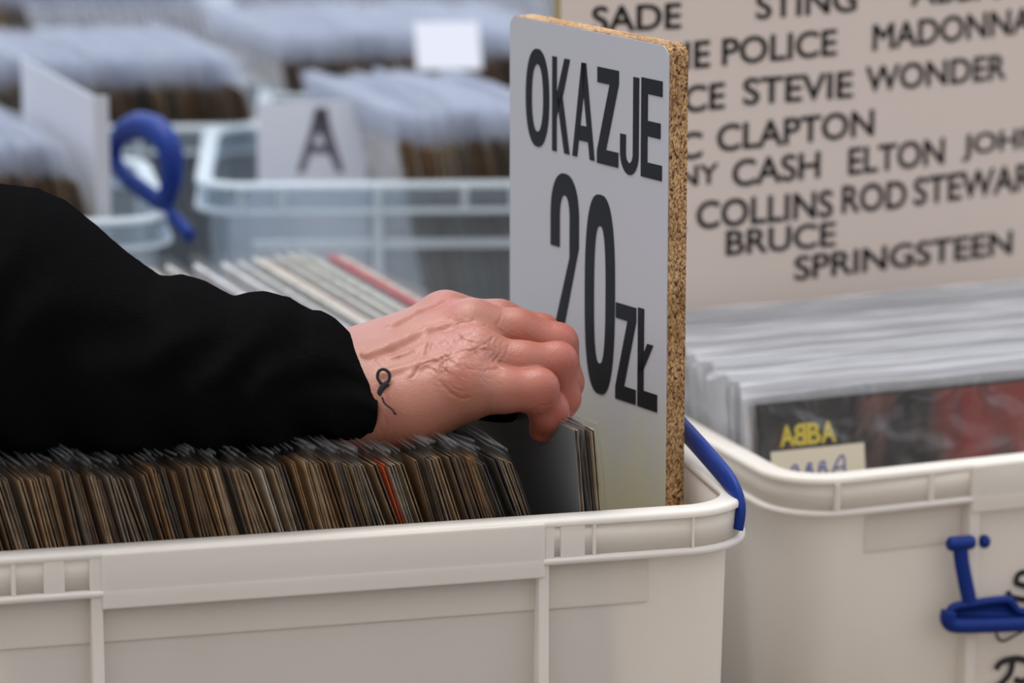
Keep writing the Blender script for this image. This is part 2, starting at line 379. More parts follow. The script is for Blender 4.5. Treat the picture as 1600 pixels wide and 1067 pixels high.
# front row, from the gap under the fingers leftwards
TH_S = R(25); e_dep = Vector((-math.sin(TH_S), math.cos(TH_S), 0))
FLOOR_S = .0505
fy = Vector((-fx.y, fx.x, 0))
x = fgx(843) + .150*math.tan(R(19)); i = 0; done_o = done_c = False
X_START = x; X_END = fgx(-75) + .150*math.tan(R(13))
while x > X_END:
    i += 1
    u01 = (x-X_END)/(X_START-X_END)
    lean = R(13 + 6*u01 + 1.2*math.sin(i*.31) + .6*math.sin(i*1.3))
    c = rng.choice(TAN); s = rng.uniform(.8, 1.65); c = tuple(a*s for a in c); name = tone(c); extra = ''
    p = A1 + fx*x + fy*(.0135 + .175*math.sin(lean)*math.sin(TH_S-TH_F) + rng.uniform(0, .0022)); p.z = FLOOR_S + rng.uniform(0, .003)
    lab = f"{name} single in a clear cover, {ord_(i)} to the left of the gap under the fingers"
    ur = x - .150*math.tan(lean)
    if not done_o and ur < fgx(640): done_o = True; c = (.75, .13, .04); lab = 'single with a worn orange-red top edge, under the wrist'
    if not done_c and ur < fgx(452): done_c = True; c = (.62, .57, .47); lab = 'single with a clean cream-white edge, below the black sleeve'
    if i == 1: c = (.22, .14, .08); lab = 'brown-edged single standing just left of the gap under the fingers'
    single(p, TH_S, lean, i*3, c, lab, 'singles in the front crate', FILM)
    x -= rng.uniform(.0022, .0034)/math.cos(lean)
N_FRONT = i
# three singles leaning on the sign
for j, (u, c, ln, lab) in enumerate(((923, (.30, .20, .12), 6, 'brown-edged single in a hazy cover that the fingertips touch, right of the gap'),
                                     (936, (.11, .08, .06), 5.5, 'dark-edged single standing between the touched single and the bargain sign'),
                                     (947, (.42, .32, .2), 5, 'tan-edged single standing closest to the bargain sign'))):
    p = A1 + fx*(fgx(u)+.150*math.tan(R(ln))) + fy*(.0175-.001*j); p.z = FLOOR_S+.003
    o = single(p, TH_S, R(ln), j*4+1, c, lab, 'singles leaning on the sign', FILM_S if j else FILM_H)
    if j == 0:
        o.material_slots[1].link = 'OBJECT'; o.material_slots[1].material = mat('grey_printed_card', (.15, .16, .165), .5)[0]

def back_row(u0, u1, v, z, th, lean, crate_th, pitch, label, group, nmax=120):
    """near lower corners run from u0 to u1 behind a crate's front rim"""
    a = Pz(u0, v, z); dirx = Vector((math.cos(R(crate_th)), math.sin(R(crate_th)), 0)); diry = Vector((-dirx.y, dirx.x, 0))
    k = FPX/((a-CAM).dot(Vector((0, CP, -SP)))); length = (u1-u0)/k
    x = .158*math.tan(R(lean)); length += x; n = 0
    top = .023
    while x < length and n < nmax:
        n += 1
        ln = R(lean + 1.5*math.sin(n*.4))
        c = rng.choice(TAN); s = rng.uniform(.55, 1.0); c = tuple(q*s for q in c)
        p = a + dirx*x + diry*(.012+rng.uniform(0, .003)); p.z = z + top - .184*math.cos(ln) + rng.uniform(-.003, .003)
        if n == 1: c = (.46, .46, .47)
        single(p, R(th), ln, n, c, f"{tone(c) if n > 1 else 'pale grey'} single, {ord_(n)} from the left in the {label}", group, FILM_B)
        x += rng.uniform(.85, 1.2)*pitch
    return n
nA = back_row(632, 905, 281, ZR, 22, 10, 3, .0034, 'row right of the lettered white divider', 'singles right of the lettered divider')
nD = back_row(-60, 138, 345, ZR, 22, 12, 10, 0.0038, 'crate with the raised blue handle', 'singles in the crate with the raised handle', 60)
nB = back_row(-60, 400, 192, ZR, 22, 12, 3, .0042, 'row above the blue handle', 'singles in the row above the blue handle')
nB2 = back_row(450, 880, 146, ZR, 22, 12, 4, .0048, 'row around the bright white card', 'singles around the bright white card')
print('singles', N_FRONT, nA, nD, nB, nB2)
# the rows furthest back: one mass
def far_mass():
    bm = bmesh.new(); r = random.Random(3)
    for (u0, u1, v) in ((-60, 400, 47), (420, 900, 8)):
        a = Pz(u0, v, ZR); k = FPX/((a-CAM).dot(Vector((0, CP, -SP)))); x = 0
        Rm = Matrix.Rotation(R(22), 4, 'Z') @ Matrix.Rotation(-R(12), 4, 'Y')
        while x < (u1-u0)/k:
            p = a + Vector((x, x*.05+.012, 0.018-.184*.978+r.uniform(-.003, .003))); T = Matrix.Translation(p) @ Rm
            n0 = len(bm.verts); box(bm, -.0008, .0008, 0, .184, 0, .184, mi=r.choice((0, 0, 1)) if v > 20 and x < 170/k else 3); bm.verts.ensure_lookup_table()
            for s in (-.0013, .0013):
                vs = [bm.verts.new(q) for q in ((s, 0, 0), (s, .187, 0), (s+r.uniform(-.002, .002), .187, .214), (s+r.uniform(-.002, .002), 0, .214))]
                f = bm.faces.new(vs); f.material_index = 2
            bm.verts.ensure_lookup_table()
            for vv in bm.verts[n0:]: vv.co = T @ vv.co
            x += r.uniform(.0045, .006)
    m1, _, _ = mat('far_brown_card', (.24, .17, .10), .9); m2, _, _ = mat('far_dark_card', (.09, .08, .07), .9)
    o = obj('distant_record_singles', bm, [m1, m2, M_film_b, mat('far_pale_card', (.74, .77, .84), .8)[0]]); o['kind'] = 'stuff'
    tag(o, 'hazy mass of plastic-covered singles in the furthest rows', 'records')
far_mass()

# long-play records
def lp_mesh(seed, size=.312, th=.0030):
    bm = bmesh.new(); box(bm, -th/2, th/2, 0, size, 0, size, .0009, 1)
    me = bpy.data.meshes.new('record_album'); bm.normal_update(); bm.to_mesh(me); bm.free()
    for x in (M_edge, M_face): me.materials.append(x)
    return me
LP = lp_mesh(0)
FILM_PALE = [film_mesh(95+i, size=.312, over=.006, th=.0046, near=.003, m=M_film_pale, crinkle=.001) for i in range(4)]
FILM_LP = [film_mesh(80+i, size=.312, over=.005, th=.0046, near=.003, m=M_film_lp, crinkle=.0012, flap=.0075) for i in range(6)]
def album(M4, c, label, group, k, fm=FILM_LP):
    o = bpy.data.objects.new('record_album', LP); col.objects.link(o); o.matrix_world = M4; o.color = (*c, 1); tag(o, label, 'record', group)
    f = bpy.data.objects.new('plastic_cover', fm[k % len(fm)]); col.objects.link(f); f.parent = o
    return o
# right crate: sleeves face the front, leaning back; local x (thickness) points away from the viewer
LEAN_R = R(8.5)
ZLP = .193
t0 = Pz(1181, 632, .182)                     # top left corner of the front sleeve
base_off = Vector((0, 0, 0))
def lp_right(dist, dz=0):
    # local X -> away (ry), local Y -> right (rx) : rotate; build matrix by hand
    up = (Vector((0, 0, 1))*math.cos(LEAN_R) + ry*math.sin(LEAN_R)); nn = rx.cross(up) ; nn = nn if nn.dot(ry) > 0 else -nn
    org = t0 + ry*dist - up*.312 + Vector((0, 0, dz))
    M4 = Matrix((( nn.x, rx.x, up.x, org.x), (nn.y, rx.y, up.y, org.y), (nn.z, rx.z, up.z, org.z), (0, 0, 0, 1)))
    return M4
LPC = [(.26,.26,.28), (.6,.6,.6), (.16,.15,.16), (.42,.41,.40), (.65,.66,.68), (.3,.22,.2), (.14,.17,.25), (.52,.50,.46), (.35,.36,.3), (.7,.7,.7)]
yy = 0; n = 0
while yy < .157:
    n += 1
    if n > 1:
        c = rng.choice(LPC); album(lp_right(yy, rng.uniform(-.003, .003)+yy*.055) @ Matrix.Translation((0, rng.uniform(-.004, .003), 0)), c,
            f"{'pale' if sum(c) > 1.2 else 'grey' if sum(c) > .5 else 'dark'} album in a shiny cover, {ord_(n-1)} behind the black front album", 'albums in the right-hand crate', n)
    else:
        front_lp = album(lp_right(0), (.02, .02, .022), 'black and red album with yellow lettering and cream price sticker, front of the right-hand crate', 'albums in the right-hand crate', n, [film_mesh(79, size=.312, over=.004, th=.0048, near=.003, m=M_film_front, crinkle=.001)])
    yy += rng.uniform(.0048, .0062)
N_LP = n
# artwork on the front album: blotchy dark red and brown print
m_art, t, b = mat('dark_album_print', (.02, .02, .02), .45)
tc = t.nodes.new('ShaderNodeTexCoord'); mp = t.nodes.new('ShaderNodeMapping'); mp.inputs['Scale'].default_value = (1, 14, 7)
nz = t.nodes.new('ShaderNodeTexNoise'); nz.inputs['Scale'].default_value = 1.9; nz.inputs['Detail'].default_value = 4
sp = t.nodes.new('ShaderNodeSeparateXYZ'); mr = t.nodes.new('ShaderNodeMapRange'); mr.inputs[1].default_value = .05; mr.inputs[2].default_value = .145; mr.inputs[3].default_value = -.16; mr.inputs[4].default_value = .14
ad = t.nodes.new('ShaderNodeMath'); ad.operation = 'ADD'
rp = t.nodes.new('ShaderNodeValToRGB'); els = rp.color_ramp.elements
els[0].position = .34; els[0].color = (.016, .016, .018, 1); els[1].position = .78; els[1].color = (.24, .035, .028, 1)
e2 = els.new(.45); e2.color = (.075, .04, .038, 1); e2 = els.new(.60); e2.color = (.18, .03, .026, 1)
t.links.new(tc.outputs['Object'], mp.inputs[0]); t.links.new(mp.outputs[0], nz.inputs['Vector']); t.links.new(tc.outputs['Object'], sp.inputs[0])
t.links.new(sp.outputs['Y'], mr.inputs[0]); t.links.new(mr.outputs[0], ad.inputs[0]); t.links.new(nz.outputs['Fac'], ad.inputs[1]); t.links.new(ad.outputs[0], rp.inputs[0]); t.links.new(rp.outputs[0], b.inputs['Base Color'])
bm = bmesh.new(); box(bm, -.0019, -.0015, .0015, .3105, .0015, .3105); obj('cover_print', bm, m_art, front_lp)

# pale albums in the crate behind the singles: top edges run away from the viewer
TH_L = R(22); eL = Vector((-math.sin(TH_L), math.cos(TH_L), 0)); nL = Vector((math.cos(TH_L), math.sin(TH_L), 0))
pale = [((.62,.58,.47), .0), ((.50,.012,.03), .0055), ((.50,.50,.46), .0135), ((.40,.43,.38), .0205), ((.55,.54,.48), .0265), ((.46,.47,.44), .033), ((.62,.50,.42), .0395), ((.60,.58,.52), .044),
        ((.48,.49,.48), .052), ((.60,.61,.62), .060), ((.63,.64,.66), .074), ((.5,.5,.5), .088), ((.66,.62,.46), .097), ((.68,.63,.47), .105), ((.5,.52,.52), .113), ((.64,.61,.5), .122), ((.55,.56,.57), .133), ((.5,.53,.55), .145)]
nm = ['cream album at the right end of the pale row, beyond the red one', 'red-edged album near the right end of the pale row behind the knuckles'] 
farR = Pz(530, 392, ZLP)
LEAN_L = R(14)
for k, (c, off) in enumerate(pale):
    M0 = Matrix.Rotation(TH_L, 4, 'Z') @ Matrix.Rotation(-LEAN_L, 4, 'Y')
    top_far = farR - nL*off*1.25
    org = top_far - (M0 @ Vector((0, .312, .312))); org.z += rng.uniform(-.003, .002)
    lab = nm[k] if k < 2 else f"pale album behind the front crate, {ord_(k-1)} to the left of the red-edged one"
    album(Matrix.Translation(org) @ M0, c, lab, 'pale albums behind the front crate', k, FILM_PALE)

# ---------------------------------------------------------------- lettering
def ell_pts(cx, cy, rx_, ry_, a0, a1, n, p=2.0):
    out = []
    for k in range(n+1):
        a = R(a0+(a1-a0)*k/n); c, s = math.cos(a), math.sin(a)
        out.append((cx+rx_*math.copysign(abs(c)**(2/p), c), cy+ry_*math.copysign(abs(s)**(2/p), s)))
    return out
def band_(o, i): return [[o[k], o[k+1], i[k+1], i[k]] for k in range(len(o)-1)]
def glyph(ch):
    if ch in 'O0':
        p = 2.25 if ch == 'O' else 2.7
        sx, sy = (.25, .155) if ch == 'O' else (.30, .155)
        return band_(ell_pts(.5, .5, .5, .5, 0, 360, 48, p), ell_pts(.5, .5, .5-sx, .5-sy, 0, 360, 48, p))
    if ch == 'K': return [[(0,0),(.25,0),(.25,1),(0,1)], [(.25,.36),(.42,.52),(.25,.62)], [(.25,.60),(.36,.44),(.62,.62),(1,1),(.70,1)], [(.30,.52),(.70,0),(1,0),(.55,.64)]]
    if ch == 'A': return [[(0,0),(.21,0),(.55,.80),(.60,1),(.40,1)], [(1,0),(.79,0),(.45,.80),(.40,1),(.60,1)], [(.27,.18),(.73,.18),(.68,.34),(.32,.34)]]
    if ch == 'Z': return [[(0,1),(0,.84),(.58,.84),(1,.86),(1,1)], [(.58,.84),(1,.86),(.42,.155),(0,.13)], [(0,.13),(.42,.155),(1,.155),(1,0),(0,0)]]
    if ch == 'J': return band_(ell_pts(.5,.22,.5,.22,180,360,24), ell_pts(.5,.22,.20,.10,180,360,24)) + [[(0,.22),(.3,.22),(.3,.40),(0,.40)], [(.7,.22),(1,.22),(1,1),(.7,1)]]
    if ch == 'E': return [[(0,0),(.3,0),(.3,1),(0,1)], [(.3,.845),(1,.845),(1,1),(.3,1)], [(.3,.42),(.92,.42),(.92,.575),(.3,.575)], [(.3,0),(1,0),(1,.155),(.3,.155)]]
    if ch == '2': return band_(ell_pts(.5,.77,.5,.23,180,0,24,2.3), ell_pts(.5,.77,.18,.12,180,0,24,2.3)) + [[(0,.77),(.32,.77),(.32,.62),(0,.62)], [(.68,.77),(1,.77),(1,.64),(.68,.58)], [(.68,.58),(1,.64),(.38,.13),(0,.10)], [(0,.10),(.38,.13),(1,.13),(1,0),(0,0)]]
    if ch == 'Ł': return [[(0,0),(.3,0),(.3,1),(0,1)], [(.3,0),(1,0),(1,.175),(.3,.175)], [(-.02,.36),(.24,.36),(.78,.66),(.48,.66)]]
    return []
def poly_plates(bm, polys, f, thick, nrm):
    for q in polys:
        base = [f(*p) for p in q]
        top = [bm.verts.new(p+nrm*thick) for p in base]; bot = [bm.verts.new(p) for p in base]
        try: bm.faces.new(top)
        except ValueError: continue
        k = len(q)
        for j in range(k): bm.faces.new((top[j], bot[j], bot[(j+1) % k], top[(j+1) % k]))
m_ink, _, _ = mat('black_vinyl_lettering', (.008, .010, .014), .35, Specular_IOR_Level=.3)
# ---------------------------------------------------------------- bargain sign (chipboard with white face)
TH_G = math.atan2(3900*CP, FPX); sg_e = Vector((-math.sin(TH_G), math.cos(TH_G), 0)); sg_n = Vector((-math.cos(TH_G), -math.sin(TH_G), 0))  # face looks left
S0 = P(1046, 72, 1.622)
def on_sign(u, v):
    p = Pplane(u, v, S0, sg_n) - S0
    return p.dot(sg_e), p.z          # distance back from the near edge, height below the top
s_far, z_far = on_sign(796, 22)
SW = s_far; S_T = .0108; ztop = S0.z; zbot = .052
sign = empty('bargain_sign', (S0.x, S0.y, zbot)); tag(sign, 'white faced chipboard sign with big black letters and a price, standing in the front crate', 'sign')
m_chip, t, b = mat('chipboard', (.4, .25, .12), .85)
tc = t.nodes.new('ShaderNodeTexCoord'); mp = t.nodes.new('ShaderNodeMapping'); mp.inputs['Scale'].default_value = (330, 330, 160)
vo = t.nodes.new('ShaderNodeTexVoronoi'); nz = t.nodes.new('ShaderNodeTexNoise'); nz.inputs['Scale'].default_value = 560; nz.inputs['Detail'].default_value = 5
nz2 = t.nodes.new('ShaderNodeTexNoise'); nz2.inputs['Scale'].default_value = 35; nz2.inputs['Detail'].default_value = 3
t.links.new(tc.outputs['Object'], mp.inputs[0]); t.links.new(mp.outputs[0], vo.inputs['Vector']); t.links.new(tc.outputs['Object'], nz.inputs['Vector']); t.links.new(tc.outputs['Object'], nz2.inputs['Vector'])
r1 = t.nodes.new('ShaderNodeValToRGB'); r1.color_ramp.elements[0].color = (.20, .10, .035, 1); r1.color_ramp.elements[1].color = (.62, .40, .19, 1); r1.color_ramp.elements[0].position = .1; r1.color_ramp.elements[1].position = .9
ms = t.nodes.new('ShaderNodeSeparateColor'); t.links.new(vo.outputs['Color'], ms.inputs[0]); t.links.new(ms.outputs[0], r1.inputs[0])
r2 = t.nodes.new('ShaderNodeValToRGB'); r2.color_ramp.elements[0].color = (.16, .09, .05, 1); r2.color_ramp.elements[1].color = (1, 1, 1, 1); r2.color_ramp.elements[0].position = .36; r2.color_ramp.elements[1].position = .46
t.links.new(nz.outputs['Fac'], r2.inputs[0])
r3 = t.nodes.new('ShaderNodeValToRGB'); r3.color_ramp.elements[0].color = (.7, .62, .5, 1); r3.color_ramp.elements[1].color = (1.1, 1.1, 1.1, 1); r3.color_ramp.elements[0].position = .35; r3.color_ramp.elements[1].position = .6
t.links.new(nz2.outputs['Fac'], r3.inputs[0])
x1 = t.nodes.new('ShaderNodeMix'); x1.data_type = 'RGBA'; x1.blend_type = 'MULTIPLY'; x1.inputs[0].default_value = 1
x2 = t.nodes.new('ShaderNodeMix'); x2.data_type = 'RGBA'; x2.blend_type = 'MULTIPLY'; x2.inputs[0].default_value = 1
t.links.new(r1.outputs[0], x1.inputs[6]); t.links.new(r2.outputs[0], x1.inputs[7]); t.links.new(x1.outputs[2], x2.inputs[6]); t.links.new(r3.outputs[0], x2.inputs[7]); t.links.new(x2.outputs[2], b.inputs['Base Color'])
bp = t.nodes.new('ShaderNodeBump'); bp.inputs['Strength'].default_value = .6; bp.inputs['Distance'].default_value = .0006; t.links.new(nz.outputs['Fac'], bp.inputs['Height']); t.links.new(bp.outputs[0], b.inputs['Normal'])
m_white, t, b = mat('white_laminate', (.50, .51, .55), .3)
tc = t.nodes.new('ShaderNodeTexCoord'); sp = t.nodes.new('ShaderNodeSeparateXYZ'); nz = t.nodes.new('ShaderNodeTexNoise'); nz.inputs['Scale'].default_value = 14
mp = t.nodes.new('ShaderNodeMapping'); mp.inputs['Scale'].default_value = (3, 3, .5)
ma = t.nodes.new('ShaderNodeMath'); ma.operation = 'MULTIPLY_ADD'; ma.inputs[1].default_value = .06; rp = t.nodes.new('ShaderNodeValToRGB')   # yellowish cast light on the lower part, painted into the laminate colour
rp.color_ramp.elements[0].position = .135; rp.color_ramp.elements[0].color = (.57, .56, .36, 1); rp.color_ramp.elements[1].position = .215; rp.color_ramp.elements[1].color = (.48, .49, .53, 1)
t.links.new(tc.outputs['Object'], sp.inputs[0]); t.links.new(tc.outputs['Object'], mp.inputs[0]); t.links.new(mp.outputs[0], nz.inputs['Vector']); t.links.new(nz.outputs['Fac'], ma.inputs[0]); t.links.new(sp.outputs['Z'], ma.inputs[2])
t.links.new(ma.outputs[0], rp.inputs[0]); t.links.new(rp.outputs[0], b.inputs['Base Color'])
def sign_pt(s, z, n):   # s back from near edge, z absolute, n = out of the face, in the empty's space
    return Vector((0, 0, z-zbot)) + sg_e*s + sg_n*n
def sign_slab(n0, n1, inset=0, rr=.006):
    bm = bmesh.new(); zt, zb = ztop-inset, zbot
    pts = [(inset, zb), (SW-inset, zb)] + [(SW-inset-rr+rr*math.cos(R(a)), zt-rr+rr*math.sin(R(a))) for a in range(0, 91, 15)] + [(inset+rr+rr*math.cos(R(a)), zt-rr+rr*math.sin(R(a))) for a in range(90, 181, 15)]
    f = bm.faces.new([bm.verts.new(sign_pt(s, z, n0)) for s, z in pts]); ex = bmesh.ops.extrude_face_region(bm, geom=[f])
    for v in ex['geom']:
        if isinstance(v, bmesh.types.BMVert): v.co += sg_n*(n1-n0)
    bmesh.ops.recalc_face_normals(bm, faces=bm.faces)
    return bm
obj('chipboard_panel', sign_slab(-S_T, -.0006), m_chip, sign)
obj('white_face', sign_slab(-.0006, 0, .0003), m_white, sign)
WORDS = {'headline_lettering': [('O',822,858,76,229),('K',863,890,90,238),('A',894.5,929,98,247),('Z',933,966,107,258),('J',969,997.5,118.5,273),('E',1001.5,1034,123.5,279)],
         'price_lettering': [('2',861,905,271,577),('0',915,962,304,616)], 'currency_lettering': [('Z',964,996,477,628),('Ł',999,1030,485,640)]}
for nmw, gl in WORDS.items():
    bm = bmesh.new()
    for ch, ul, ur, vt, vb in gl:
        sl, sr = on_sign(ul, 300)[0], on_sign(ur, 300)[0]; um = (ul+ur)/2
        zt, zb = on_sign(um, vt)[1]+ztop, on_sign(um, vb)[1]+ztop
        poly_plates(bm, glyph(ch), lambda a, c: sign_pt(sl+(sr-sl)*a, zb+(zt-zb)*c, 0), .00035, sg_n)
    bmesh.ops.recalc_face_normals(bm, faces=bm.faces)
    obj(nmw, bm, m_ink, sign)

# ---------------------------------------------------------------- name board standing in the right-hand crate
bd_o = Pz(1085, 484, ZLP); bd_e = Pz(1500, 427, ZLP)-bd_o; bd_e.normalize()
bd_b = Vector((-bd_e.y, bd_e.x, 0)); LB = R(0)
bd_up = Vector((0, 0, 1))*math.cos(LB) + bd_b*math.sin(LB); bd_n = bd_e.cross(bd_up); bd_n = bd_n if bd_n.y < 0 else -bd_n
def on_board(u, v):
    p = Pplane(u, v, bd_o, bd_n)-bd_o; return p.dot(bd_e), p.dot(bd_up)
def board_pt(a, c, n=0): return bd_e*a + bd_up*c + bd_n*n
bl = on_board(876, 10)[0]; BW, BT, BB = .46, .30, (TZ+.002-bd_o.z)/math.cos(LB)
board = empty('name_board', bd_o); tag(board, 'beige board listing artists in black capitals, behind the albums in the right-hand crate', 'sign')
m_beige, t, b = mat('beige_board', (.69, .60, .54), .45)
m_bedge, _, _ = mat('board_yellow_edge', (.30, .22, .08), .7)
bm = bmesh.new()
vs = [bm.verts.new(board_pt(a, c, n)) for n in (0, -.006) for a, c in ((bl, BB), (bl+BW, BB), (bl+BW, BT), (bl, BT))]
for q in ((0,1,2,3),(7,6,5,4),(0,4,5,1),(1,5,6,2),(2,6,7,3),(3,7,4,0)):
    f = bm.faces.new([vs[k] for k in q]); f.material_index = 0 if q[0] in (0, 7) and q[1] in (1, 6) else 1
bmesh.ops.recalc_face_normals(bm, faces=bm.faces)
obj('board_panel', bm, [m_beige, m_bedge], board)
def text_mesh(s, bold):
    c = bpy.data.curves.new('t', 'FONT'); c.body = s; c.offset = bold; c.extrude = 0; c.size = 1
    o = bpy.data.objects.new('t', c); col.objects.link(o); dg = bpy.context.evaluated_depsgraph_get()
    me = bpy.data.meshes.new_from_object(o.evaluated_get(dg)); bpy.data.objects.remove(o); bpy.data.curves.remove(c)
    co = np.array([v.co[:2] for v in me.vertices]); return me, co.min(0), co.max(0)
def board_word(s, ul, vl, ur, vr, cap, name):
    """baseline from (ul,vl) to (ur,vr), cap height in pixels, all put on the board's plane"""
    a0, c0 = on_board(ul, vl); a1, c1 = on_board(ur, vr); a2, c2 = on_board(ul, vl-cap)
    me, lo, hi = text_mesh(s, 0)
    dx = Vector((a1-a0, c1-c0)); H_ = c2-c0
    base = hi[1]-lo[1]
    bm = bmesh.new()
    for k in range(9):
        ox, oy = ((0, 0) if k == 8 else (.02*math.cos(k*math.pi/4), .02*math.sin(k*math.pi/4)))
        n0 = len(bm.verts); bm.from_mesh(me); bm.verts.ensure_lookup_table()
        for v in bm.verts[n0:]: v.co.x += ox; v.co.y += oy
    bpy.data.meshes.remove(me)
    for v in bm.verts:
        fx_, fy_ = (v.co.x-lo[0])/(hi[0]-lo[0]), (v.co.y-lo[1])/base
        a, c = a0+dx.x*fx_, c0+dx.y*fx_+H_*fy_
        v.co = board_pt(a, c, .0004)
    ret = bmesh.ops.extrude_face_region(bm, geom=list(bm.faces))
    for g_ in ret['geom']:
        if isinstance(g_, bmesh.types.BMVert): g_.co -= bd_n*.0004
    bmesh.ops.recalc_face_normals(bm, faces=bm.faces)
    return obj(name, bm, m_ink2, board)
m_ink2, _, _ = mat('black_letters_matt', (.018, .018, .02), .5)
for w_ in [('SADE',926,51,1063,44,40),('STING',1182,30,1337,17,40),('ABBA',1424,8,1560,-4,40),
    ('THE',1004,113,1108,104,41),('POLICE',1129,102,1306,86,41),('MADONNA',1364,79,1612,50,40),
    ('PRINCE',950,190,1131,169,41),('STEVIE',1162,164,1331,152,41),('WONDER',1353,144,1570,123,39),
    ('ERIC',980,260,1096,246,41),('CLAPTON',1121,237,1364,211,41),
    ('JOHNNY',930,318,1121,295,41),('CASH',1145,292,1280,277,41),('ELTON',1326,273,1474,256,41),('JOHN',1504,252,1625,238,41),
    ('PHIL',980,372,1070,361,41),('COLLINS',1089,358,1300,338,42),('ROD',1316,333,1415,324,42),('STEWART',1428,321,1640,292,42),
    ('BRUCE',1135,399,1304,384,38),('SPRINGSTEEN',1242,438,1580,396,37)]:
    board_word(*w_, 'lettering')

# ---------------------------------------------------------------- front album lettering and sticker
Mf = front_lp.matrix_world.copy(); Mi = Mf.inverted(); f_o = Mf @ Vector((-.002, 0, 0)); f_n = (Mf.to_3x3() @ Vector((-1, 0, 0))).normalized()
def on_lp(u, v): p = Mi @ Pplane(u, v, f_o, f_n); return p.y, p.z
m_yel, _, _ = mat('yellow_print', (.62, .50, .05), .5)
bm = bmesh.new()
for ch, ul, ur in (('A', 1219, 1242), ('B', 1240, 1261), ('b', 1262, 1283), ('A', 1283, 1307)):
    me, lo, hi = text_mesh('B' if ch in 'Bb' else 'A', .03)
    vt0, vb0 = 665-(ul-1219)*.10, 699-(ul-1219)*.10
    a0, c0 = on_lp(ul, vb0); a1, _c = on_lp(ur, vb0-2); _a, c1 = on_lp(ul, vt0)
    if ch == 'B': a0, a1 = a1, a0            # the first B is mirrored
    n0 = len(bm.verts); bm.from_mesh(me); bm.verts.ensure_lookup_table()
    for v in bm.verts[n0:]:
        fx_, fy_ = (v.co.x-lo[0])/(hi[0]-lo[0]), (v.co.y-lo[1])/(hi[1]-lo[1])
        v.co = Vector((-.0021, a0+(a1-a0)*fx_, c0+(c1-c0)*fy_))
    bpy.data.meshes.remove(me)
obj('title_lettering', bm, m_yel, front_lp)
m_cream, _, _ = mat('cream_sticker', (.66, .61, .47), .7)
a0, c0 = on_lp(1203, 706); a1, c1 = on_lp(1349, 693); _, c2 = on_lp(1210, 790)
bm = bmesh.new(); box(bm, -.0029, -.0027, a0, a1, c2, (c0+c1)/2+.0003); stk = obj('price_sticker', bm, m_cream, front_lp)
m_pen, _, _ = mat('blue_pen', (.035, .045, .32), .6)
bm = bmesh.new()
for stroke in ([(1231,741),(1238,729),(1243,727),(1247,740)], [(1233,737),(1246,735)], [(1259,741),(1261,726),(1266,724),(1265,731),(1261,733),(1268,734),(1267,741)],
               [(1279,741),(1280,724),(1287,721),(1286,729),(1281,731),(1290,732),(1288,741)], [(1299,740),(1309,716),(1317,713),(1319,741)], [(1302,732),(1319,728)]):
    pts = [Vector((-.0030, *on_lp(*q))) for q in stroke]; tube(bm, smooth_path(pts, 3), .0006, 6, (Vector((1, 0, 0)), .3))
obj('handwriting', bm, m_pen, stk)

# ---------------------------------------------------------------- right crate: marker writing, blue handle
def rfront(u, v, out=.0):       # point on the right crate's front wall (local coordinates of the crate)
    o_ = ro - ry*out; p = Pplane(u, v, Vector((o_.x, o_.y, 0)), ry) ; d = p-ro
    return Vector((d.dot(rx), d.dot(ry), d.z))
m_mark, _, _ = mat('black_marker', (.012, .011, .012), .6)
bm = bmesh.new()
for stroke, wd in (([(1606,893),(1592,897),(1588,910),(1600,915),(1614,920),(1612,936),(1594,936),(1577,931),(1577,923)], .0016),
                   ([(1556,985),(1560,998),(1570,1001),(1590,990),(1600,986)], .0007),
                   ([(1556,1046),(1566,1034),(1590,1029),(1610,1036),(1616,1050),(1600,1064),(1585,1062)], .0018), ([(1582,1034),(1578,1052),(1562,1070),(1546,1078)], .0018)):
    pts = [rfront(*q, .0008) for q in stroke]; tube(bm, smooth_path(pts, 5), wd, 8, (Vector((0, 1, 0)), .15))
obj('marker_writing', bm, m_mark, rc)
def handle_front():
    h = bpy.data.objects.new('handle', None)
    bm = bmesh.new()
    out = .012
    def q(u, v, o=out): return rfront(u, v, o)
    tube(bm, [q(1481, 850), q(1485, 850), q(1516, 847), q(1521, 847)], [.0026, .0038, .0038, .003], 12)
    tube(bm, smooth_path([q(1500, 846), q(1503, 880), q(1513, 930), q(1516, 945)], 4), [.0042]*12+[.0048], 12, (Vector((0, 1, 0)), .6))
    fr = smooth_path([q(1482, 958), q(1490, 948), q(1510, 944), q(1570, 936), q(1583, 944), q(1596, 955), q(1640, 950), q(1700, 944)], 4)
    tube(bm, fr, .0021, 10)
    bot = smooth_path([q(1483, 955), q(1481, 966), q(1487, 975), q(1510, 977), q(1600, 974), q(1700, 966)], 4)
    tube(bm, bot, .0042, 12)
    tube(bm, smooth_path([q(1688, 828), q(1690, 862), q(1684, 920), q(1682, 940)], 4), [.0042]*12+[.0048], 12, (Vector((0, 1, 0)), .6))
    tube(bm, [q(1668, 832), q(1672, 832), q(1705, 829), q(1709, 829)], [.0026, .0038, .0038, .003], 12)
    # web plate of the grip, set back inside its border
    vs = [bm.verts.new(q(*p, out-.002)) for p in ((1488, 974), (1486, 957), (1512, 948), (1570, 940), (1596, 958), (1700, 950), (1700, 968))]
    f = bm.faces.new(vs); ex = bmesh.ops.extrude_face_region(bm, geom=[f])
    for v in ex['geom']:
        if isinstance(v, bmesh.types.BMVert): v.co.y += .003
    bmesh.ops.recalc_face_normals(bm, faces=bm.faces)
    hh = obj('handle', bm, M_blue, rc, True)
    bm = bmesh.new(); c_ = q(1538, 846, .006); bmesh.ops.create_uvsphere(bm, u_segments=14, v_segments=8, radius=.0036, matrix=Matrix.Translation(c_) @ Matrix.Diagonal((.9, 1, 1, 1)))
    obj('pivot', bm, M_blue, hh, True)
handle_front()
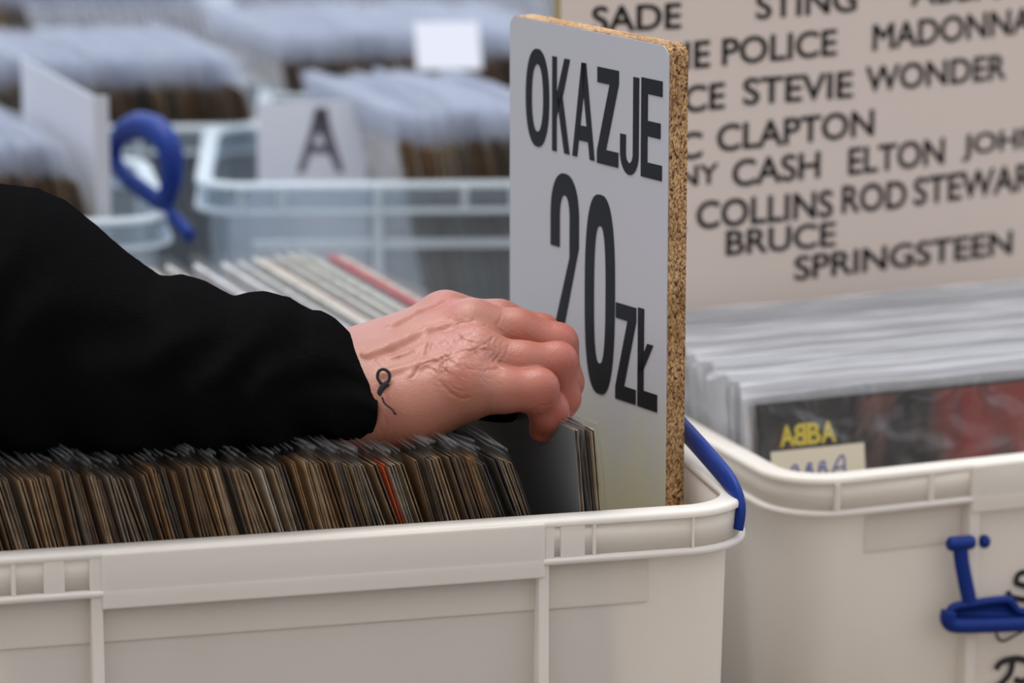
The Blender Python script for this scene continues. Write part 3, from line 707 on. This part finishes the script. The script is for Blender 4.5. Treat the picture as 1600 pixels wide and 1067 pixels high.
# front crate's end handle, lying along the right end
bm = bmesh.new()
def fgl(x, y, z): return Vector((x, y, z))
hx_ = .0035
pts = smooth_path([fgl(.0035, .0065, .186), fgl(.005, .008, .196), fgl(.004, .016, .2035), fgl(.002, .04, .209), fgl(.001, .08, .2135), fgl(.001, .115, .215), fgl(.001, .16, .213), fgl(.003, .205, .206), fgl(.0045, .213, .19)], 5)
tube(bm, pts, .0058, 12, (Vector((1, 0, 0)), .45)); obj('handle', bm, M_blue, fg, True)
# raised handle on the left-hand back crate
cl = cD.matrix_world if False else Matrix.Translation(cD.location) @ Matrix.Rotation(cD.rotation_euler.z, 4, 'Z')
e_o = cl @ Vector((.012, 0, 0)); th_h = R(32); e_n = Vector((math.cos(th_h), math.sin(th_h), 0))
def onD(u, v): return cl.inverted() @ Pplane(u, v, e_o, e_n)
nrmD = cl.inverted().to_3x3() @ e_n
bm = bmesh.new()
loop = smooth_path([onD(*q) for q in ((252,318),(264,298),(269,262),(262,225),(240,202),(214,197),(190,208),(181,226))], 5)
tube(bm, loop, [.0062+.0036*math.sin(math.pi*min(1, k/len(loop)*1.05)) for k in range(len(loop))], 12, (nrmD, .8))
tube(bm, smooth_path([onD(*q) for q in ((181,226),(180,250),(196,276),(222,296),(252,318))], 5), .0064, 12, (nrmD, .7))
tube(bm, smooth_path([onD(*q) for q in ((250,314),(272,340),(298,369))], 5), .0052, 12, (nrmD, .7))
tube(bm, smooth_path([onD(*q) for q in ((258,328),(250,340),(246,348))], 3), .0030, 12, (nrmD, .7))
obj('handle', bm, M_blue, cD, True)

# ---------------------------------------------------------------- divider cards in the back crates
m_card, t, b = mat('white_card', (.52, .55, .62), .6)
m_smudge, _, _ = mat('grey_letter', (.10, .095, .12), .7)
def card(pos, rz, lean, W, H, label, th=.0012, m=None, pitch=0):
    o = empty('divider_card', pos); o.rotation_euler = (pitch, lean, rz); tag(o, label, 'card', None)
    bm = bmesh.new(); box(bm, 0, W, -th/2, th/2, 0, H, .0004); c_ = obj('card_panel', bm, m or m_card, o)
    return o
pa = Pz(398, 276, ZR); pa += Vector((0, .02, 0)); pa.z = .06
kA = card(pa, R(3), 0, .075, .186, 'white divider card with a dark grey letter, left end of a back row', pitch=R(-14))
bm = bmesh.new()
poly_plates(bm, [[(.02,0),(.18,0),(.60,1),(.42,1)], [(.98,0),(.82,0),(.38,.86),(.50,1),(.62,1)], [(.26,.30),(.74,.30),(.70,.44),(.32,.44)], [(.30,.62),(.72,.62),(.66,1.04),(.40,1.04)]], lambda a, c: Vector((.026+.034*a, -.0007, .137+.043*c)), .0003, Vector((0, -1, 0)))
bmesh.ops.recalc_face_normals(bm, faces=bm.faces); obj('letter', bm, m_smudge, kA)
for u_, dz_, lab_ in ((338, .0, 'plain white divider card in the corner of the lettered crate'), (372, .012, 'pale divider card just left of the lettered one')):
    pa = Pz(u_, 284, ZR); card((pa.x+.004, pa.y+.03, .012), R(3), 0, .03, .168+dz_, lab_, pitch=R(-5))
pa = Pz(148, 338, ZR); pa += Vector((0, .012, 0)); pa.z = .06
o = empty('divider_card', pa, R(10)); tag(o, 'tall white divider card left of the raised blue handle', 'card')
bm = bmesh.new()
Mc = Matrix.Rotation(R(60), 4, 'Z')
box(bm, 0, .009, 0, .0012, 0, .215, .0004); bmesh.ops.transform(bm, matrix=Matrix.Rotation(R(-8), 4, 'Z'), verts=bm.verts)
n0 = len(bm.verts); box(bm, -.0012, 0, 0, .184, 0, .215, .0004); bm.verts.ensure_lookup_table(); bmesh.ops.transform(bm, matrix=Matrix.Translation((.001, 0, 0)) @ Matrix.Rotation(R(12), 4, 'Z'), verts=bm.verts[n0:])
obj('card_panel', bm, m_card, o)
pb = Pz(652, 112, ZR+.035); card((pb.x, pb.y, ZR+.036), R(4), 0, .048, .06, 'bright white card lying tilted on a far row of singles', pitch=R(-62), m=mat('bright_card', (.40, .42, .48), .5)[0])

# ---------------------------------------------------------------- person: right hand and forearm in black fleece sleeves
from mathutils import noise as mnoise
def J(u, v, dd): return np.array(P(u, v, 1.6+dd/1000.0))
def surface_nets(f, org, h):
    ins = f < 0; nx, ny, nz = f.shape
    C = [(i, j, k) for i in (0, 1) for j in (0, 1) for k in (0, 1)]
    def sh(a, c): return a[c[0]:nx-1+c[0], c[1]:ny-1+c[1], c[2]:nz-1+c[2]]
    cnt = sum(sh(ins, c).astype(np.int8) for c in C); act = (cnt > 0) & (cnt < 8)
    idx = np.argwhere(act); num = -np.ones(act.shape, np.int64); num[act] = np.arange(len(idx))
    acc = np.zeros((len(idx), 3)); n = np.zeros(len(idx))
    for a in C:
        for ax in range(3):
            if a[ax]: continue
            b_ = list(a); b_[ax] = 1
            fa = f[idx[:,0]+a[0], idx[:,1]+a[1], idx[:,2]+a[2]]; fb = f[idx[:,0]+b_[0], idx[:,1]+b_[1], idx[:,2]+b_[2]]
            cr = (fa < 0) != (fb < 0); t_ = np.where(cr, fa/np.where(cr, fa-fb, 1), 0)
            p = np.array(a, float)[None].repeat(len(idx), 0); p[:, ax] += t_
            acc += p*cr[:, None]; n += cr
    V = org + (idx+acc/n[:, None])*h; F = []
    for ax in range(3):
        o1, o2 = [(1, 2), (2, 0), (0, 1)][ax]
        sl = [slice(None)]*3; s2 = [slice(None)]*3; sl[ax] = slice(0, -1); s2[ax] = slice(1, None)
        e_ = np.argwhere(ins[tuple(sl)] != ins[tuple(s2)])
        ok = (e_[:, o1] > 0) & (e_[:, o2] > 0) & (e_[:, o1] < f.shape[o1]-1) & (e_[:, o2] < f.shape[o2]-1); e_ = e_[ok]
        flip = ins[e_[:,0], e_[:,1], e_[:,2]]
        def cell(d1, d2):
            q = e_.copy(); q[:, o1] += d1; q[:, o2] += d2; return num[q[:,0], q[:,1], q[:,2]]
        q = np.stack([cell(-1,-1), cell(0,-1), cell(0,0), cell(-1,0)], 1)
        q[~flip] = q[~flip][:, ::-1]; F.append(q)
    return V, np.concatenate(F)
def build_hand():
    h = .00064
    lo = J(250, 440, -70); lo = np.array([P(440, 500, 1.6).x, P(600, 800, 1.56).y, .205]); hi = np.array([P(930, 500, 1.6).x, P(600, 400, 1.70).y, .312])
    dims = np.ceil((hi-lo)/h).astype(int)
    ax = [lo[i]+np.arange(dims[i])*h for i in range(3)]
    X, Y, Z = [a.astype(np.float32) for a in np.meshgrid(*ax, indexing='ij')]
    def cone(a, b_, r1, r2):
        a = np.asarray(a, np.float32); ba = np.asarray(b_, np.float32)-a
        px, py, pz = X-a[0], Y-a[1], Z-a[2]
        t_ = np.clip((px*ba[0]+py*ba[1]+pz*ba[2])/np.dot(ba, ba), 0, 1)
        return np.sqrt((px-t_*ba[0])**2+(py-t_*ba[1])**2+(pz-t_*ba[2])**2) - (r1+(r2-r1)*t_)
    def ball(a, r): return np.sqrt((X-a[0])**2+(Y-a[1])**2+(Z-a[2])**2)-r
    def smin(a, b_, k):
        g = np.clip(.5+.5*(b_-a)/k, 0, 1); return b_+(a-b_)*g-k*g*(1-g)
    def chain(pts, rs, k):
        d = None
        for i in range(len(pts)-1):
            c_ = cone(pts[i], pts[i+1], rs[i], rs[i+1]); d = c_ if d is None else smin(d, c_, k)
        return d
    mm = .001
    # palm, wrist and forearm
    palm = cone(J(380, 650, 10), J(575, 622, 14), 27*mm, 24*mm)
    for a, b_, r1, r2, k in ((J(540,650,3), J(640,640,-3), 17*mm, 15*mm, 12*mm), (J(640,640,-3), J(722,611,-2), 15*mm, 12.5*mm, 10*mm),
        (J(555,570,36), J(697,500,48), 15*mm, 11*mm, 12*mm), (J(560,575,28), J(735,515,30), 15*mm, 11.5*mm, 12*mm), (J(570,600,14), J(744,560,12), 16*mm, 11.8*mm, 12*mm),
        (J(560,640,4), J(722,604,-1), 16*mm, 12.2*mm, 10*mm), (J(620,625,32), J(716,575,32), 17*mm, 13*mm, 12*mm), (J(600,600,52), J(700,590,62), 15*mm, 12*mm, 12*mm)):
        palm = smin(palm, cone(a, b_, r1, r2), k)
    # knuckle heads
    for a, r in ((J(693,496,47), 10.6*mm), (J(736,508,29), 10.5*mm), (J(745,553,9), 10.6*mm), (J(716,594,-4), 11.4*mm)): palm = smin(palm, ball(a, r), 7*mm)
    fing = [chain([J(728,605,-2), J(785,610,-3), J(837,610,0), J(858,644,10), J(848,670,19)], [11.2*mm, 9.4*mm, 9.0*mm, 8.2*mm, 6.4*mm], 5*mm),
            chain([J(745,560,10), J(815,568,10), J(869,567,15), J(878,622,22), J(870,650,30)], [11*mm, 9.8*mm, 8.9*mm, 8.1*mm, 6.6*mm], 3.5*mm),
            chain([J(738,513,28), J(808,518,29), J(870,539,32), J(882,598,38), J(873,645,44)], [11.4*mm, 10.1*mm, 9.2*mm, 8.4*mm, 7*mm], 3.5*mm),
            chain([J(700,499,48), J(780,502,50), J(843,523,52), J(862,590,58), J(853,632,60)], [11*mm, 9.6*mm, 9.0*mm, 8.2*mm, 7*mm], 3.5*mm),
            chain([J(690,590,60), J(745,600,64), J(800,608,64), J(836,622,62)], [12*mm, 10.4*mm, 9*mm, 7.4*mm], 5*mm)]
    pip = [(J(846,603,-1), 7.4*mm), (J(876,560,14), 6.8*mm), (J(875,531,31), 7.0*mm), (J(848,516,52), 7*mm), (J(800,606,64), 7*mm)]
    d = palm
    for fg_, (pc, pr) in zip(fing, pip):
        fg_ = smin(fg_, ball(pc, pr), 3*mm)
        d2 = smin(palm, fg_, 6*mm); d = smin(d, d2, .9*mm)
    # tendons standing out on the back of the hand
    def surf(u, v):
        r = np.array(ray(u, v)); t_ = np.arange(1.5, 1.75, .0004); p = np.array(CAM)+t_[:, None]*r
        ii = np.round((p-lo)/h).astype(int); ok = ((ii >= 0) & (ii < dims)).all(1); val = np.full(len(t_), 1.)
        val[ok] = d0[ii[ok, 0], ii[ok, 1], ii[ok, 2]]; w_ = np.argmax(val < 0); return p[w_]
    d0 = d.copy()
    def ridge(path, r, k, depth):
        nonlocal d
        pts = [surf(*q) + np.array(ray(*q))*depth for q in path]
        d = smin(d, chain(pts, r if isinstance(r, list) else [r]*len(pts), k), k)
    ridge([(572,556),(606,545),(640,530),(668,518),(700,508)], [2.1*mm,2.4*mm,2.4*mm,1.9*mm,1.2*mm], 2.2*mm, .0002)
    ridge([(612,510),(650,490),(685,476)], 1.5*mm, 3*mm, .001)
    ridge([(600,585),(650,572),(700,557),(735,548)], 1.4*mm, 3*mm, .0011)
    ridge([(668,520),(664,545),(655,566),(640,588)], 1.1*mm, 2*mm, .0008)
    ridge([(612,560),(640,552),(668,540)], .9*mm, 2*mm, .0008)
    V, F = surface_nets(d, lo, h)
    # a few smoothing passes
    nb = np.concatenate([F[:, [0, 1]], F[:, [1, 2]], F[:, [2, 3]], F[:, [3, 0]]]); nb = np.concatenate([nb, nb[:, ::-1]])
    deg = np.bincount(nb[:, 0], minlength=len(V))[:, None]
    def smooth(V, it, lam):
        for _ in range(it):
            S_ = np.zeros_like(V)
            for c_ in range(3): S_[:, c_] = np.bincount(nb[:, 0], V[nb[:, 1], c_], minlength=len(V))
            V = V + lam*(S_/deg-V)
        return V
    V = smooth(V, 3, .5)
    def normals(V):
        n = np.cross(V[F[:, 2]]-V[F[:, 0]], V[F[:, 3]]-V[F[:, 1]]); N = np.zeros_like(V)
        for c_ in range(4):
            for k in range(3): N[:, k] += np.bincount(F[:, c_], n[:, k], minlength=len(V))
        return N/np.maximum(np.linalg.norm(N, axis=1, keepdims=True), 1e-12)
    N = normals(V)
    rel = V-np.array(CAM); dep = rel@np.array([0, CP, -SP]); U = 800+FPX*rel[:, 0]/dep; W = 533.5-FPX*(rel@np.array([0, SP, CP]))/dep
    facing = np.clip(-(N*rel).sum(1)/np.linalg.norm(rel, axis=1)*3, 0, 1)
    wu = np.array([(mnoise.noise(Vector((u_*.07, w2*.07, 1.))), mnoise.noise(Vector((u_*.07, w2*.07, 21.)))) for u_, w2 in zip(U, W)])*5.5
    PU, PW = U+wu[:, 0], W+wu[:, 1]
    def pdist(path):
        best = np.full(len(V), 1e9); q = [np.array(p, float) for p in path]
        for a, b_ in zip(q, q[1:]):
            ba = b_-a; t_ = np.clip(((PU-a[0])*ba[0]+(PW-a[1])*ba[1])/(ba@ba), 0, 1)
            best = np.minimum(best, np.hypot(PU-a[0]-t_*ba[0], PW-a[1]-t_*ba[1]))
        return best
    def wob(path, n=3):
        return [tuple(p)[:2] for p in smooth_path([(x_, y_, 0) for x_, y_ in path], n)]
    disp = np.zeros(len(V)); crease_t = np.zeros(len(V))
    CREASES = [([(687,590),(697,608),(718,621),(734,621)],.5,2.6), ([(697,576),(700,597),(713,608),(728,610)],.4,2.2), ([(711,534),(692,558),(687,587)],.6,2.6), ([(705,548),(699,565),(697,580)],.4,2),
        ([(760,506),(729,521),(708,545),(697,556)],.5,2.6), ([(758,545),(729,550),(713,558)],.5,2.2), ([(669,534),(667,553)],.5,2.4), ([(645,588),(658,569),(682,563)],.5,2.6),
        ([(769,527),(764,540),(757,555)],.55,2.2), ([(780,530),(774,546),(766,562)],.55,2.2), ([(788,535),(781,550),(773,565)],.5,2.2), ([(796,540),(789,556),(781,567)],.45,2),
        ([(758,582),(768,575),(784,579)],.7,2.4), ([(685,563),(706,553),(740,546),(767,532)],.5,2.4), ([(706,517),(690,532),(680,545)],.4,2.4), ([(740,500),(715,510),(690,522)],.4,2.4),
        ([(752,588),(762,598)],.35,2), ([(772,588),(782,600)],.3,2), ([(664,560),(672,548),(690,540)],.4,2.4), ([(676,575),(684,592),(690,606)],.4,2.2),
        ([(880,548),(888,556),(892,568)],.2,2), ([(862,592),(870,602),(874,614)],.2,2), ([(783,496),(778,508),(784,520)],.35,2.2), ([(598,600),(604,640),(600,690)],.3,3), ([(588,560),(600,575)],.3,2.5),
        ([(838,638),(850,634),(862,630)],.35,2.4), ([(625,560),(650,548)],.3,2), ([(720,560),(728,572),(742,580)],.4,2.2), ([(731,562),(742,570),(752,572)],.35,2)]
    cw = np.array([mnoise.noise(Vector((u_*.12, w2*.12, 3.))) for u_, w2 in zip(U, W)]); cw2 = np.array([mnoise.noise(Vector((u_*.06, w2*.06, 9.))) for u_, w2 in zip(U, W)])
    for path, dm, wd in CREASES:
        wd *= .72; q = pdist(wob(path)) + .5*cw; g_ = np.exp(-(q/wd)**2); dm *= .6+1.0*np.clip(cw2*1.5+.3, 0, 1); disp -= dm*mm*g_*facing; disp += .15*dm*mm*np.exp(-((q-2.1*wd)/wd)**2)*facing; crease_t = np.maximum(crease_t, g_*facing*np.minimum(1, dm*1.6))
    # loose-skin wrinkling over the knuckle area, running up to the right
    wz = np.exp(-(((U-715)/62)**2+((W-552)/40)**2))
    sv = np.array([mnoise.noise(Vector((u_*.030+w2*.028, (w2*.085-u_*.045), dd_*30))) for u_, w2, dd_ in zip(U, W, dep)])
    s2 = np.array([mnoise.noise(Vector((u_*.07+w2*.05, w2*.19-u_*.10, dd_*40))) for u_, w2, dd_ in zip(U, W, dep)])
    s3 = np.array([mnoise.noise(Vector((u_*.10+w2*.09, w2*.30-u_*.17, dd_*40+5))) for u_, w2, dd_ in zip(U, W, dep)])
    disp += facing*wz*(.6*mm*sv + .6*mm*s2 + .4*mm*s3)
    V = V + N*disp[:, None]*.78
    V = smooth(V, 1, .25)
    # colour: redder over joints and fingers, paler and tanner over the back and wrist
    base = np.array([.42, .19, .128]); red = np.array([.43, .135, .092]); tan = np.array([.37, .165, .092]); pink = np.array([.47, .215, .165])
    base, red, tan, pink = base*np.array([.77, .66, .64]), red*np.array([.80, .68, .66]), tan*np.array([.68, .59, .58]), pink*np.array([.79, .71, .71])
    colr = np.repeat(base[None], len(V), 0)
    def mixc(c_, a): 
        nonlocal colr
        colr = colr*(1-a[:, None])+c_*a[:, None]
    mixc(tan, np.clip((W-625-(U-700)*-.35)/45, 0, 1)*.8*(U < 770))
    mixc(pink, np.exp(-(((U-705)/60)**2+((W-540)/45)**2))*.8)
    fgm = np.clip((U-775)/40, 0, 1); mixc(red, fgm*.55)
    for (x_, y_, r_) in ((885,525,26),(892,560,24),(868,602,26),(700,480,32),(720,592,26),(845,660,30),(888,640,26)): mixc(red, np.exp(-(((U-x_)**2+(W-y_)**2)/r_**2))*.75)
    mot = np.array([mnoise.noise(Vector(p)*260) for p in V]); mixc(red, np.clip(mot, 0, 1)*.35)
    mixc(np.array([.30, .10, .065]), crease_t*.55)  # crease shading deepened by painting it into the skin colour
    return V, F, colr
HV, HF, HC = build_hand()
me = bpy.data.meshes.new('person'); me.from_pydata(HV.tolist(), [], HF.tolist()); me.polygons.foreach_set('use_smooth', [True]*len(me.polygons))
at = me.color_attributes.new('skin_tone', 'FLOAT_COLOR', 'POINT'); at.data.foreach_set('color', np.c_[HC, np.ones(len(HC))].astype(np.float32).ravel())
m_skin, t, b = mat('skin', (.5, .27, .2), .41)
va = t.nodes.new('ShaderNodeVertexColor'); va.layer_name = 'skin_tone'; t.links.new(va.outputs[0], b.inputs['Base Color'])
b.inputs['Subsurface Weight'].default_value = .12; b.inputs['Subsurface Radius'].default_value = (1, .35, .2); b.inputs['Subsurface Scale'].default_value = .003
tc = t.nodes.new('ShaderNodeTexCoord'); v1 = t.nodes.new('ShaderNodeTexVoronoi'); v1.inputs['Scale'].default_value = 900; v1.feature = 'DISTANCE_TO_EDGE'
n1 = t.nodes.new('ShaderNodeTexNoise'); n1.inputs['Scale'].default_value = 420; n1.inputs['Detail'].default_value = 4
mu = t.nodes.new('ShaderNodeMath'); mu.operation = 'ADD'; bp = t.nodes.new('ShaderNodeBump'); bp.inputs['Strength'].default_value = .35; bp.inputs['Distance'].default_value = .0004
t.links.new(tc.outputs['Object'], v1.inputs['Vector']); t.links.new(tc.outputs['Object'], n1.inputs['Vector']); t.links.new(v1.outputs['Distance'], mu.inputs[0]); t.links.new(n1.outputs['Fac'], mu.inputs[1])
t.links.new(mu.outputs[0], bp.inputs['Height']); t.links.new(bp.outputs[0], b.inputs['Normal'])
person = link('person', me, m_skin); tag(person, 'person in a black fleece whose bare right hand flips through the front crate of singles', 'person')
# nails on the curled fingertips
m_nail, _, _ = mat('fingernail', (.55, .33, .27), .3)
for tip, dip, rad in ((J(868,652,30), J(880,626,22), 7.0), (J(866,648,45), J(877,612,40), 7.2), (J(853,632,60), J(862,590,58), 7.2)):
    ax_ = Vector(tip-dip).normalized(); out = Vector((1, -.15, .25)); out = (out-ax_*out.dot(ax_)).normalized(); sd = ax_.cross(out)
    bm = bmesh.new(); bmesh.ops.create_uvsphere(bm, u_segments=16, v_segments=10, radius=1)
    c_ = Vector(tip)+out*(rad*.001-.0008)-ax_*.002
    for v in bm.verts: v.co = c_ + sd*v.co.x*.0052 + ax_*v.co.y*.0062 + out*v.co.z*.0012
    obj('fingernail', bm, m_nail, person, True)
# sleeve
m_fleece, t, b = mat('black_fleece', (.0048, .0044, .0047), .95)
b.inputs['Sheen Weight'].default_value = .002; b.inputs['Sheen Roughness'].default_value = .5; b.inputs['Specular IOR Level'].default_value = 0
bump(t, b, 900, .8, .0008, 3)
PROF = [(-560,-320,.085),(-420,-120,.085),(-300,30,.082),(-200,130,.075),(-100,215,.068),(-40,262,.063),(0,288,.061),(28,291,.059),(60,295,.057),(100,312,.056),(150,352,.053),(200,396,.050),(245,430,.047),(262,431,.046),(282,429,.046),(320,440,.044),(350,455,.042),(366,461,.041),
        (385,456,.041),(412,455,.040),(450,466,.038),(472,480,.037),(484,485,.036),(500,486,.036),(520,496,.035),(545,515,.033),(560,532,.031),(572,549,.029),(577,560,.028)]
def y_near(u): 
    p = A1 + fx*fgx(max(min(u, 1100), -60)) + fy*.0135; return p.y
def interp(u, k):
    for a, b_ in zip(PROF, PROF[1:]):
        if a[0] <= u <= b_[0]: return a[k]+(b_[k]-a[k])*(u-a[0])/(b_[0]-a[0])
    return PROF[-1][k]
def sleeve():
    bm = bmesh.new(); NV = 120; us = [-560+k*20 for k in range(28)]+[k*6.0 for k in range(0, 97)]; rings = []
    yn0 = y_near(0)
    for u in us:
        vt, bb = interp(u, 1), interp(u, 2); yn = y_near(u); yc = yn-.0045+bb
        if u > 430: yc += (1.563-yc)*min(1, (u-430)/120)
        zb = .2285 + max(0, -u-60)*.00035
        d0 = (Vector((0, yc, zb+.04))-CAM).dot(Vector((0, CP, -SP))); x0 = (u-800)/FPX*d0
        def ringpts(a):
            out = []
            for j in range(NV):
                ph = 2*math.pi*j/NV; c_, s_ = math.cos(ph), math.sin(ph); pw = 2/2.25
                y = yc+bb*math.copysign(abs(c_)**pw, c_); z = zb+a+a*math.copysign(abs(s_)**pw, s_)
                out.append([x0, y, z])
            return out
        lo_, hi_ = .01, .2
        for _ in range(30):
            a = (lo_+hi_)/2
            v_ = min(533.5-FPX*((Vector(q)-CAM).dot(Vector((0, SP, CP))))/((Vector(q)-CAM).dot(Vector((0, CP, -SP)))) for q in ringpts(a)[10:50:2])
            if v_ > vt: lo_ = a
            else: hi_ = a
        pts = ringpts(a)
        env = min(1, max(0, (u+60)/60)); cuff = max(0, (u-520)/57)
        for j, q in enumerate(pts):
            ph = 2*math.pi*j/NV; near = max(0, -math.cos(ph)); topness = max(0, math.sin(ph))
            g = u + 130*(1-topness)*near
            f_ = .0028*math.sin(g*.052+1.2*math.sin(u*.017)+ph*1.3)*env*near*(1-.75*topness) + .0022*mnoise.noise(Vector((u*.016, ph*1.9, .5)))*env
            f_ += .0006*mnoise.noise(Vector((u*.09, ph*9, 2.)))+.0006*mnoise.noise(Vector((u*.5, ph*40, 2.)))
            cdir = Vector((0, q[1]-yc, q[2]-(zb+a))).normalized(); q[1] += cdir.y*f_; q[2] += cdir.z*f_*(1-.6*topness)
            q[0] += cuff*(.0058*near*(1-abs(math.sin(ph))**2) - .002 + .0008*math.sin(ph*3))
            front = (q[1]-(yn+.0005))
            lim = .2285 if front > .003 else .2195+.009*max(0, min(1, front/.003))
            lim += max(0, -u-60)*.00035
            if cuff > 0: lim = min(lim, .226)
            if q[2] < lim: q[2] = lim+.15*(q[2]-lim)*.05
        rings.append(pts)
    # turned-in hem at the cuff
    last = rings[-1]; cy = sum(q[1] for q in last)/NV; cz = sum(q[2] for q in last)/NV
    for dx, k in ((.0012, .985), (.0012, .95), (-.001, .92), (-.02, .90)):
        rings.append([[q[0]+dx, cy+(q[1]-cy)*k, cz+(q[2]-cz)*k] for q in last])
    R_ = [[bm.verts.new(q) for q in pts] for pts in rings]
    for a, b_ in zip(R_, R_[1:]):
        for j in range(NV): bm.faces.new((a[j], a[(j+1) % NV], b_[(j+1) % NV], b_[j]))
    bm.faces.new(R_[0])
    bmesh.ops.recalc_face_normals(bm, faces=bm.faces)
    return bm
obj('jacket_sleeve', sleeve(), m_fleece, person, True)
# the other sleeve, behind the working hand: only its rounded cuff shows below the fingers
bm = bmesh.new()
pts = smooth_path([P(300,600,1.76), P(560,605,1.735), P(700,614,1.69), P(756,624,1.655), P(785,627,1.646), P(804,626,1.645), P(813,625,1.645)], 5)
nn_ = len(pts); tube(bm, pts, [.0098*math.sqrt(max(0.02, min(1, (nn_-1-k)/7))) for k in range(nn_)], 20); obj('jacket_sleeve', bm, m_fleece, person, True)
# elastic loop hanging off the cuff
m_cord, _, _ = mat('black_cord', (.012, .011, .012), .8)
bm = bmesh.new(); LD = 1.583
lp_ = smooth_path([P(*q, LD) for q in ((596,600),(590,590),(592,580),(600,577),(608,583),(608,593),(601,600),(594,606))], 5)
tube(bm, lp_, .00075, 8)
tube(bm, smooth_path([P(*q, LD) for q in ((606,598),(597,606),(594,614),(597,622))], 4), [.0014]*9+[.0012]*4, 8)
tube(bm, smooth_path([P(*q, LD-.007) for q in ((597,620),(601,630),(612,639),(619,648),(615,644))], 4), .00042, 6)
obj('elastic_loop', bm, m_cord, person, True)
